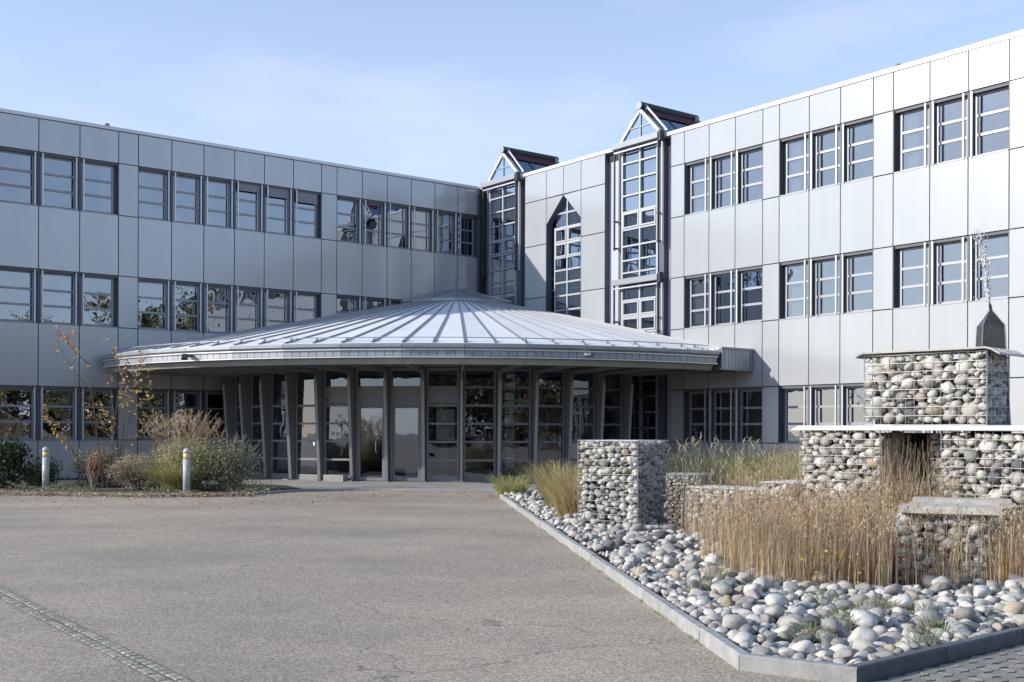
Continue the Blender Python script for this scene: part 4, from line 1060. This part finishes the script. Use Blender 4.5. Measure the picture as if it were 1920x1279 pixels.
def clump(name, label, cat, c, r, n, h, mats, lean=0.35, w=0.008, heads=0.0, head_mi=0, group=None, kind=None, elong=1.0):
    mb = MB()
    for i in range(n):
        a = random.random() * 6.28; q = r * math.sqrt(random.random())
        b = (c[0] + q * math.cos(a) * elong, c[1] + q * math.sin(a), c[2] if len(c) > 2 else 0.03)
        hh = h * random.uniform(0.55, 1.1); az = a + random.gauss(0, 0.8)
        t, d = blade(mb, b, hh, abs(random.gauss(lean * 0.6 + lean * 0.6 * q / r, lean * 0.35)), az, w * random.uniform(.7, 1.2), random.randrange(len(mats)) if not isinstance(mats[0], tuple) else 0)
        if random.random() < heads: seed_head(mb, t, d, 0.12, head_mi)
    o = mb.build(name, mats, None, base=(c[0], c[1], 0.03)); tag(o, label, cat, group, kind); return o
random.seed(50)
# the mass of dry reeds
mb = MB(); mats_r = ['straw', 'straw_b', 'straw_o', 'straw_l', 'g_yel']
blocks = []
def blocked(x, y):
    v = Vector((x, y)); q = v - C0; a = -q.dot(E1); b = q.dot(E2)
    if -1.9 < a < 0.50 and -0.03 < b < 1.0: return True
    if 1.25 < a < 2.33 and -0.03 < b < 1.0: return True
    if 2.3 < a < 2.85 and -0.14 < b < .8: return True
    if 2.85 < a < 4.5 and .45 < b < 1.2: return True
    q = v - PC; a = -q.dot(PE1); b = q.dot(PE2)
    if -0.1 < a < 0.95 and -0.05 < b < 0.8: return True
    q = v - Vector((1.8, 16.25)); a = -q.dot(Vector((math.cos(t30), -math.sin(t30)))); b = q.dot(Vector((math.sin(t30), math.cos(t30))))
    if -0.1 < a < 1.05 and -0.1 < b < 1.25: return True
    return False
cnt = 0
while cnt < 12500:
    x = random.uniform(1.6, 7.6); y = random.uniform(10.2, 17.5) if random.random() < 0.5 else random.uniform(10.2, 13.0)
    if y < reed_front(x) or not in_bed(x, y, 0.3) or blocked(x, y): continue
    xl = 1.95 + (y - 10.3) * 0.055
    if x < xl + 0.12 * noise.noise(Vector((y * 2.0, 1, 1))) or random.random() > (x - xl) * 2.2 + 0.12: continue
    if noise.noise(Vector((x * 1.6, y * 1.6, 0))) < -0.28: continue
    if y > 12.6 and x / y > 0.33 and random.random() < 0.4: continue
    if 0.335 < x / y < 0.425 and y < 11.3 and random.random() < 0.78: continue
    cnt += 1
    hv = 0.78 + 0.14 * noise.noise(Vector((x * .9, y * .9, 5)))
    if y > 12.8: hv *= 1.06
    if x / y > 0.395 : hv *= 0.9
    h = hv * random.triangular(0.4, 1.18, 0.85) * (1.35 if random.random() < 0.10 and y > 11 else 1)
    tt = noise.noise(Vector((x * 1.1, y * 1.1, 9)))
    mi = random.choices([0, 1, 2, 3, 4], [5, 2.2, 4 + 4 * tt, 4.5, 0.6])[0]
    t, d = blade(mb, (x, y, 0.03), h, abs(random.gauss(0.04, 0.11)), random.random() * 6.28, random.uniform(0.005, 0.009), mi, 3)
    if random.random() < 0.4: seed_head(mb, t, d, random.uniform(0.06, 0.12), random.choice((0, 3, 1, 2)), 4)
o = mb.build('dry_reeds', mats_r, None, base=(4, 11, 0.03)); tag(o, 'dense tan dry reeds filling the bed in front of the gabion fountain', 'reeds', kind='stuff')
# taller bent stems in the dark opening
mb = MB()
for i in range(420):
    a = random.uniform(0.5, 1.28); b = random.uniform(-0.45, 0.25); p = onf(a, b)
    t, d = blade(mb, (p[0], p[1], 0.03), random.uniform(0.8, 1.45), abs(random.gauss(0.12, 0.15)), random.random() * 6.28, random.uniform(0.006, 0.011), random.choice((0, 1, 3)), 4)
o = mb.build('tall_reeds', ['straw', 'straw_b', 'straw_o', 'straw_l'], None, base=(*onf(0.8), 0.03)); tag(o, 'tall bent straw stems growing in front of the dark opening under the slab', 'reeds', kind='stuff')
# green and straw grass tufts
clump('grass_tuft', 'small bright yellow-green grass tuft at the far tip of the pebble bed', 'grass', (-0.02, 25.3), 0.32, 420, 0.55, ['g_yel', 'g_pale', 'g_yel'], lean=0.5, w=0.016)
clump('grass_tuft', 'yellow and orange grass tuft left of the free-standing gabion block', 'grass', (1.05, 20.4), 0.42, 1100, 0.95, ['g_yel', 'straw_o', 'straw', 'g_pale'], lean=0.45, w=0.012, heads=.15)
clump('grass_tuft', 'grass tuft of straw and green blades touching the left side of the gabion block', 'grass', (1.02, 18.3), 0.28, 600, 0.80, ['g_yel', 'straw', 'straw_o'], lean=0.4, w=0.011)
clump('grass_tuft', 'brown grass tuft in shade before the right pavilion windows', 'grass', (1.35, 24.2), 0.7, 1000, 0.95, ['straw_b', 'l_br', 'straw', 'g_mid'], lean=0.7, w=0.012)
clump('grass_tuft', 'thin green grass tuft at the lower left edge of the dry reeds', 'grass', (1.93, 10.75), 0.10, 60, 0.34, ['g_yel', 'straw_l', 'g_pale'], lean=0.45, w=0.007)
clump('grass_tuft', 'low green grass tuft at the foot of the reeds right of the thin one', 'grass', (2.20, 10.45), 0.14, 70, 0.17, ['g_pale', 'g_mid'], lean=0.8, w=0.007)
for i, (x, y, r, n, h, ms, lb) in enumerate((
    (3.5, 20.5, 0.8, 1600, 1.15, ['g_mid', 'g_dark', 'g_mid', 'straw'], 'dark green grass clump behind the low gabion of small stones'),
    (4.6, 21.0, 0.8, 1600, 1.20, ['g_mid', 'g_pale', 'g_dark', 'straw'], 'green grass clump in front of the three shaded blinds'),
    (4.35, 18.6, 0.6, 1400, 1.05, ['g_yel', 'straw', 'g_pale', 'straw'], 'yellow grass clump left of the fountain, nearer the low gabion'),
    (5.15, 18.9, 0.6, 1400, 1.15, ['straw', 'g_yel', 'straw_l', 'g_pale'], 'pale yellow grass clump right behind the tall left basket'),
    (5.75, 20.3, 0.7, 1200, 1.25, ['straw', 'g_yel', 'straw_o', 'g_mid'], 'straw grass clump against the shaded wall beyond the fountain'))):
    clump('grass_clump', lb, 'grass', (x, y), r, n, h, ms, lean=0.38, w=0.012, heads=0.2)
# a few single tall stalks
mb = MB()
for i in range(60):
    x = random.uniform(2.3, 5.0); y = random.uniform(13.5, 18.5)
    if blocked(x, y): continue
    t, d = blade(mb, (x, y, 0.03), random.uniform(0.9, 1.45), abs(random.gauss(0.1, 0.12)), random.random() * 6.28, 0.009, random.choice((0, 1)), 4)
    seed_head(mb, t, d, 0.2, 0, 5)
o = mb.build('seed_stalks', ['straw_l', 'straw'], None, base=(3.5, 16, 0.03)); tag(o, 'scattered single stalks with seed heads rising above the reeds', 'stalks', kind='stuff')
def leaf_blob(mb, c, rx, ry, rz, n, size, mis, shell=0.55, drop=0.3, aspect=0.55, up=0.0):
    for i in range(n):
        v = Vector((random.gauss(0, 1), random.gauss(0, 1), random.gauss(0, 1))).normalized()
        q = shell + (1 - shell) * random.random()
        k = 1 + 0.28 * noise.noise(v * 2.2 + Vector(c))
        p = Vector((c[0] + v.x * rx * q * k, c[1] + v.y * ry * q * k, c[2] + v.z * rz * q * k))
        if p.z < 0.04: p.z = 0.04 + random.random() * 0.1
        nrm = (v + Vector((random.gauss(0, .7), random.gauss(0, .7), random.gauss(0, .7) + up))).normalized()
        u = nrm.cross(Vector((random.gauss(0, 1), random.gauss(0, 1), random.gauss(0, 1)))).normalized(); w = nrm.cross(u)
        s = size * random.uniform(0.6, 1.3)
        # leaf : folded rhombus
        mb.add([p - u * s, p + w * s * aspect + nrm * s * .15, p + u * s, p - w * s * aspect + nrm * s * .15], [(0, 1, 2), (0, 2, 3)], random.choice(mis))
def shrub(name, label, cat, c, rx, ry, rz, n, size, mats, twigs=0, mis=None, stems=10, shell=0.5, aspect=.55):
    g = empty(name, (c[0], c[1], 0)); tag(g, label, cat)
    mb = MB(); leaf_blob(mb, (c[0], c[1], c[2]), rx, ry, rz, n, size, mis or list(range(len(mats))), shell, aspect=aspect)
    for j in range(5):
        a = random.random() * 6.28; leaf_blob(mb, (c[0] + rx * .6 * math.cos(a), c[1] + ry * .6 * math.sin(a), c[2] + rz * random.uniform(-.1, .6)), rx * .45, ry * .45, rz * .45, n // 8, size, mis or list(range(len(mats))), shell, aspect=aspect)
    mb.build('foliage', mats, g)
    mb = MB()
    for i in range(stems + twigs):
        a = random.random() * 6.28; el = random.uniform(0.2, 1.3); L = random.uniform(0.7, 1.15)
        t = Vector((c[0] + rx * L * math.cos(a) * math.cos(el), c[1] + ry * L * math.sin(a) * math.cos(el), max(0.1, c[2] + rz * L * math.sin(el) * (1.1 if i >= stems else .8))))
        b = Vector((c[0] + random.gauss(0, .1) * rx, c[1] + random.gauss(0, .1) * ry, 0.0)); m = b.lerp(t, 0.5) + Vector((random.gauss(0, .06), random.gauss(0, .06), 0.1))
        mb.tube([b, m, t], [0.014, 0.009, 0.004], 4)
    mb.build('stem', 'twig', g)
    return g
random.seed(70)
# left bed
bl = [(-16.5, 26.8), (-11.4, 25.9), (-8.0, 25.2), (-6.3, 25.6), (-5.0, 27.9), (-6.0, 30.2), (-8.8, 31.4), (-11.6, 34.2), (-17.2, 30.2)]
o = MB().add([(x, y, 0.03) for x, y in bl], [tuple(range(len(bl)))]).build('shrub_bed_soil', 'soil'); tag(o, kind='structure')
lk = empty('bed_kerb', (-9, 25.5, 0)); tag(lk, kind='structure')
for i, nseg in ((0, 5), (1, 3), (2, 2), (3, 2)): kerb_run(Vector(bl[i]), Vector(bl[i + 1]), nseg, w=0.08, h=0.06, parent=lk)
shrub('evergreen_shrub', 'dark evergreen shrub at the left edge of the picture', 'shrub', (-13.1, 28.6, 0.62), 0.85, 0.8, 0.75, 2600, 0.055, ['g_dark', 'g_dark', 'g_mid'])
shrub('evergreen_shrub', 'small loose dark shrub between the left edge shrub and the left bollard', 'shrub', (-12.0, 29.0, 0.35), 0.5, 0.5, 0.5, 900, 0.045, ['g_dark', 'g_grey', 'g_mid'], twigs=8)
shrub('dark_bush', 'dark twiggy bush behind the red shrub, right of the left bollard', 'shrub', (-10.6, 29.2, 0.45), 0.85, 0.7, 0.62, 1700, 0.035, ['g_dark', 'l_br', 'g_grey'], twigs=50)
shrub('red_shrub', 'small rusty red shrub beside the left bollard', 'shrub', (-10.05, 27.3, 0.55), 0.20, 0.18, 0.42, 330, 0.024, ['l_rd', 'l_or', 'l_rd', 'l_br'], twigs=14, shell=.1)
shrub('cotoneaster', 'grey-green arching bush right of the right bollard', 'shrub', (-6.95, 27.8, 0.55), 1.05, 0.85, 0.80, 4200, 0.026, ['g_grey', 'g_mid', 'g_grey', 'g_pale', 'straw_l'], twigs=110, shell=.3)
shrub('bare_bush', 'grey half bare bush between the red shrub and the pale grassy bush', 'shrub', (-9.2, 27.8, 0.45), 0.75, 0.6, 0.5, 1400, 0.026, ['g_grey', 'l_tan', 'straw'], twigs=110, shell=.3)
# pale grassy bush with plumes
g = empty('feather_grass', (-8.1, 27.6, 0)); tag(g, 'tall pale green bush of feathery grass left of the right bollard', 'grass bush')
mb = MB()
for i in range(2600):
    a = random.random() * 6.28; q = 0.35 * math.sqrt(random.random()); b = (-8.1 + q * math.cos(a) * 1.2, 27.6 + q * math.sin(a), 0.03)
    blade(mb, b, random.uniform(0.5, 1.15), abs(random.gauss(.7, .35)), a + random.gauss(0, .6), 0.013, random.choice((0, 4, 2, 4, 3)), 4, droop=1.3)
leaf_blob(mb, (-7.95, 27.7, 0.74), 0.85, 0.6, 0.66, 5600, 0.055, [3, 4, 2, 4, 3, 3], 0.3, aspect=0.17)
leaf_blob(mb, (-8.7, 27.6, 0.45), 0.55, 0.5, 0.45, 1500, 0.05, [0, 1, 3], 0.2, aspect=0.16)
mb.build('blades', ['g_pale', 'g_grey', 'g_yel', 'straw_l', 'g_lime'], g)
mb = MB()
for i in range(150):
    a = random.random() * 6.28; q = 0.5 * math.sqrt(random.random()); b = (-8.05 + q * math.cos(a) * 1.7, 27.9 + q * math.sin(a), 0.03)
    t, d = blade(mb, b, random.uniform(1.35, 1.95), abs(random.gauss(.08, .06)), a, 0.010, 0, 4); seed_head(mb, t, d, 0.3, 1, 9)
mb.build('plume', ['straw_b', 'straw'], g)
# ground cover
mb = MB()
for i in range(5200):
    x = random.uniform(-12.4, -5.6); y = random.uniform(25.4, 28.2)
    t = (x + 12.4) / 6.8
    if y < 25.95 - 0.2 * t + (0.2 if x > -6.6 else 0): continue
    if noise.noise(Vector((x * .8, y * .8, 3))) < -0.1 + (0.25 if x < -11.2 else 0): continue
    h = 0.06 + 0.16 * max(0, noise.noise(Vector((x, y, 0))) + .5) * min(1, (y - 25.5))
    p = Vector((x, y, random.uniform(0.03, h + 0.03)))
    nrm = Vector((random.gauss(0, .6), random.gauss(0, .6), 1)).normalized(); u = nrm.cross(Vector((random.gauss(0, 1), random.gauss(0, 1), .2))).normalized(); w = nrm.cross(u); s = random.uniform(.02, .04)
    mb.add([p - u * s, p + w * s * .5, p + u * s, p - w * s * .5], [(0, 1, 2, 3)], random.choice((0, 1, 1, 2)))
o = mb.build('ground_cover', ['g_pale', 'g_grey', 'g_mid'], None, base=(-9, 26.5, 0.03)); tag(o, 'low grey green ground cover along the front of the shrub bed', 'ground cover', kind='stuff')
# young tree with orange leaves
def sapling():
    g = empty('young_tree', (-10.3, 28.6, 0)); tag(g, 'young tree with sparse orange and yellow autumn leaves in the left bed', 'tree')
    tb = MB(); lf = MB()
    def leafs(p, n, s=0.05):
        for _ in range(n):
            q = p + Vector((random.gauss(0, .035), random.gauss(0, .035), random.gauss(0, .035) - .02))
            nrm = Vector((random.gauss(0, 1), random.gauss(0, 1), random.gauss(0, 1))).normalized(); u = nrm.cross(Vector((0.3, .2, 1))).normalized(); w = nrm.cross(u); k = s * random.uniform(.6, 1.2)
            lf.add([q - u * k, q - u * k * .2 + w * k * .62 + nrm * k * .2, q + u * k, q - u * k * .2 - w * k * .62 + nrm * k * .2], [(0, 1, 2), (0, 2, 3)], random.choice((0, 1, 1, 2, 2)))
    def branch(p, d, L, r, depth):
        pts = [p]; q = p.copy(); dd_ = d.copy(); n = 5
        for i in range(n):
            dd_ = (dd_ + Vector((random.gauss(0, .07), random.gauss(0, .07), 0.10))).normalized(); q = q + dd_ * L / n; pts.append(q.copy())
            if depth < 2 and i >= 1 - depth * 0 and random.random() < (0.85 if depth == 0 else 0.6):
                sd = (dd_ + Vector((random.gauss(0, .75), random.gauss(0, .75), 0.15))).normalized(); branch(q, sd, L * random.uniform(.28, .42), r * .5, depth + 1)
            if depth > 0 and random.random() < 0.7: leafs(q, random.choice((1, 2, 2)))
        tb.tube(pts, [r * (1 - .8 * i / n) for i in range(n + 1)], 5)
        leafs(q, 2 if depth else 3)
    b = Vector((-10.3, 28.6, 0))
    branch(b, Vector((-0.12, 0, 1)).normalized(), 3.15, .030, 0)
    branch(b + Vector((.1, 0, 0)), Vector((-0.02, 0, 1)).normalized(), 2.9, .026, 0)
    branch(b + Vector((.2, 0, 0)), Vector((0.35, -.1, 1)).normalized(), 2.3, .022, 0)
    branch(b, Vector((-0.75, 0, .8)).normalized(), 1.9, .020, 0)
    branch(b + Vector((.2, 0, 0)), Vector((0.12, 0.1, 1)).normalized(), 2.4, .022, 0)
    tb.build('trunk', 'bark', g); lf.build('leaves', ['l_or', 'l_ye', 'l_tan'], g)
sapling()
# seedling with yellow leaves in the reeds
mb = MB()
g = empty('seedling', (2.95, 10.35, 0.03)); tag(g, 'seedling with bright yellow leaves in front of the dry reeds', 'plant')
for i in range(26):
    p = Vector((2.95 + random.gauss(0, .12), 10.33 + random.gauss(0, .04), random.uniform(.12, .42))); nrm = Vector((random.gauss(0, .6), -1, random.gauss(0, .6))).normalized(); u = nrm.cross(Vector((0.2, .2, 1))).normalized(); w = nrm.cross(u); s = random.uniform(.012, .024)
    mb.add([p - u * s, p + w * s * .7, p + u * s, p - w * s * .7], [(0, 1, 2, 3)], 0)
mb.build('leaves', ['l_ye'], g)
mb = MB()
for i in range(5): mb.tube([(2.95 + .01 * i, 10.36, 0.03), (2.95 + random.gauss(0, .08), 10.34, .4)], [.004, .002], 4)
mb.build('stem', 'twig', g)
# low grey-green weeds between the cobbles
wd = [(2.65, 8.6, .20), (2.35, 8.15, .13), (2.9, 8.95, .16), (3.2, 8.75, .13), (2.05, 7.75, .15), (2.75, 7.55, .12), (3.0, 8.05, .10), (1.62, 10.05, .13), (2.55, 9.35, .14)]
WL = ['weed patch of fine grey-green needles among the cobbles, the widest', 'weed beside the kerb side of the widest weed patch', 'weed patch behind the widest one nearer the reeds', 'weed tuft right of the widest patch among pale stones',
      'weed with yellow blades next to the light kerb', 'weed growing between dark cobbles near the dark kerb', 'smallest weed tuft right of the dark cobbles', 'weed on the pale stones close to the long kerb', 'weed tucked under pale stones just in front of the reeds']
for (x, y, r), lb in zip(wd, WL):
    mb = MB()
    for i in range(int(1500 * r)):
        a = random.random() * 6.28; q = r * math.sqrt(random.random()); p = Vector((x + q * math.cos(a), y + q * math.sin(a), random.uniform(.08, .17)))
        blade(mb, p, random.uniform(.02, .06), .8, a, .006, random.choice((0, 1, 2)), 2)
    o = mb.build('weed', ['g_grey', 'g_mid', 'g_pale'], None, base=(x, y, .05)); tag(o, lb, 'weed')
# fallen leaves
random.seed(90); mb = MB()
def fallen(x, y, s, z=0.008):
    nrm = Vector((random.gauss(0, .35), random.gauss(0, .35), 1)).normalized(); u = nrm.cross(Vector((random.gauss(0, 1), random.gauss(0, 1), 0))).normalized(); w = nrm.cross(u); p = Vector((x, y, z + s * .35))
    mb.add([p - u * s, p + w * s * .6 + nrm * s * .3, p + u * s, p - w * s * .6 + nrm * s * .25], [(0, 1, 2), (0, 2, 3)], random.choice((0, 1, 1, 3, 3, 1)))
def bededge(x): return 26.8 + (25.9 - 26.8) * (x + 16.5) / 5.1 if x < -11.4 else 25.9 - 0.7 * (x + 11.4) / 3.4 if x < -8 else 25.2 + .4 * (x + 8) / 1.7
for i in range(2700):
    x = random.uniform(-14, -5.8); fallen(x, bededge(x) + random.gauss(0.02, 0.2), random.uniform(.025, .055), 0.01 if random.random() < .5 else 0.05)
for i in range(520):
    x = random.uniform(-13, -3.5); fallen(x, bededge(min(x, -6.3)) - abs(random.gauss(0, 1.8)) - .1, random.uniform(.02, .042))
for i in range(240): fallen(random.uniform(-7, 0), random.uniform(25, 28.3), random.uniform(.02, .04))
for i in range(70): fallen(-0.45 + random.gauss(0, .15), 25.6 + random.gauss(0, .5), random.uniform(.025, .045))
for i in range(60): fallen(random.uniform(-8, 1), random.uniform(8, 24), random.uniform(.012, .025))
o = mb.build('fallen_leaves', ['l_br', 'l_tan', 'l_or', 'straw_l'], None, base=(-8, 25, 0)); tag(o, 'brown fallen leaves strewn along the bed edge and over the asphalt', 'leaves', kind='stuff')
# moss and grass in the gap beside the kerb
mb = MB()
for i in range(900):
    t = random.random(); p = kA.lerp(kB, t); 
    if noise.noise(Vector((t * 24, 0, 0))) < 0.0: continue
    blade(mb, (p.x - abs(random.gauss(0, .02)), p.y, 0), random.uniform(.01, .035), .6, random.random() * 6.28, .006, random.choice((0, 1)), 2)
for i in range(700):
    t = random.random(); p = dA.lerp(dB, t) + dn * (random.gauss(0, .02) + random.choice((-.11, 0, .11)))
    if noise.noise(Vector((t * 14, 3, 0))) < -0.05: continue
    blade(mb, (p.x, p.y, 0), random.uniform(.006, .02), .6, random.random() * 6.28, .006, random.choice((0, 1)), 2)
o = mb.build('gap_moss', ['g_pale', 'g_mid'], None, base=(0, 10, 0)); tag(o, 'thin moss and grass in the gaps beside the kerb and the setts', 'moss', kind='stuff')

# ------------------------------------------------------------------ bollards
def bollard(x, y, label):
    g = empty('bollard_light', (x, y, 0)); tag(g, label, 'bollard', 'bollard lights in front of the shrub bed')
    n = 20
    MB().tube([(x, y, 0.0), (x, y, 0.80)], [0.085, 0.085], n).build('post', 'post', g, smooth=False)
    MB().tube([(x, y, 0.80), (x, y, 0.955)], [0.078, 0.078], n).build('lens', 'lamp', g)
    mb = MB().tube([(x, y, 0.955), (x, y, 0.985), (x, y, 1.03), (x, y, 1.058), (x, y, 1.07)], [0.088, 0.088, 0.07, 0.038, 0.008], n); mb.build('cap', 'post', g)
    MB().box((x - .13, y - .13, 0), (x + .13, y + .13, 0.05)).build('footing', 'concrete', g)
    for o in g.children:
        if o.name.startswith(('post', 'lens', 'cap')):
            for p in o.data.polygons: p.use_smooth = len(p.vertices) == 4
bollard(-11.60, 28.24, 'bollard light with amber lens standing left, by the dark shrubs')
bollard(-7.675, 26.78, 'bollard light with amber lens between the pale grassy bush and the arching bush')
# ------------------------------------------------------------------ tree belt across the car park (seen in the glass)
random.seed(101); mb = MB()
for (x, y, h, r) in ((30, -34, 10, 4.5), (22, -40, 12, 5), (12, -44, 9, 4), (2, -50, 11, 5), (-8, -46, 8, 4), (40, -22, 11, 4.5), (47, -8, 10, 4.5), (52, 6, 9, 4.2), (-18, -52, 10, 4), (7, -38, 8, 4.5), (-4, -40, 9, 5), (17, -42, 11, 5), (-13, -44, 9, 5), (35, -28, 10, 5), (26, -30, 9, 4), (38, -2, 10, 4.5), (41, 4, 14, 5), (36, -9, 10, 4.5), (32, -15, 10, 4.5), (44, -14, 11, 5), (29, -21, 9, 4.5), (47, -3, 14, 5), (0, -36, 11, 5), (-9, -37, 10, 5), (12, -36, 10, 5), (-20, -44, 12, 5)):
    mb.tube([(x, y, 0), (x + .2, y, h * .4), (x, y, h * .8)], [.28, .2, .08], 6, mi=3)
    for j in range(24):
        a = random.random() * 6.28; q = r * .9 * math.sqrt(random.random()); z = h * random.uniform(.12, .95)
        leaf_blob(mb, (x + q * math.cos(a), y + q * math.sin(a), z), r * .42, r * .42, r * .36, 150, .28, [0, 1, 2], .3)
o = mb.build('tree_belt', ['g_dark', 'g_mid', 'l_tan', 'bark'], None, base=(20, -35, 0)); tag(o, 'belt of trees across the car park that shows only as a reflection in the glass', 'trees', kind='stuff')
print('setts', n_s, 'pavers', npv, 'cobbles', len(cand), 'objects', len(bpy.data.objects), 'tris', sum(len(p.vertices) - 2 for me in bpy.data.meshes if me.users for p in me.polygons))
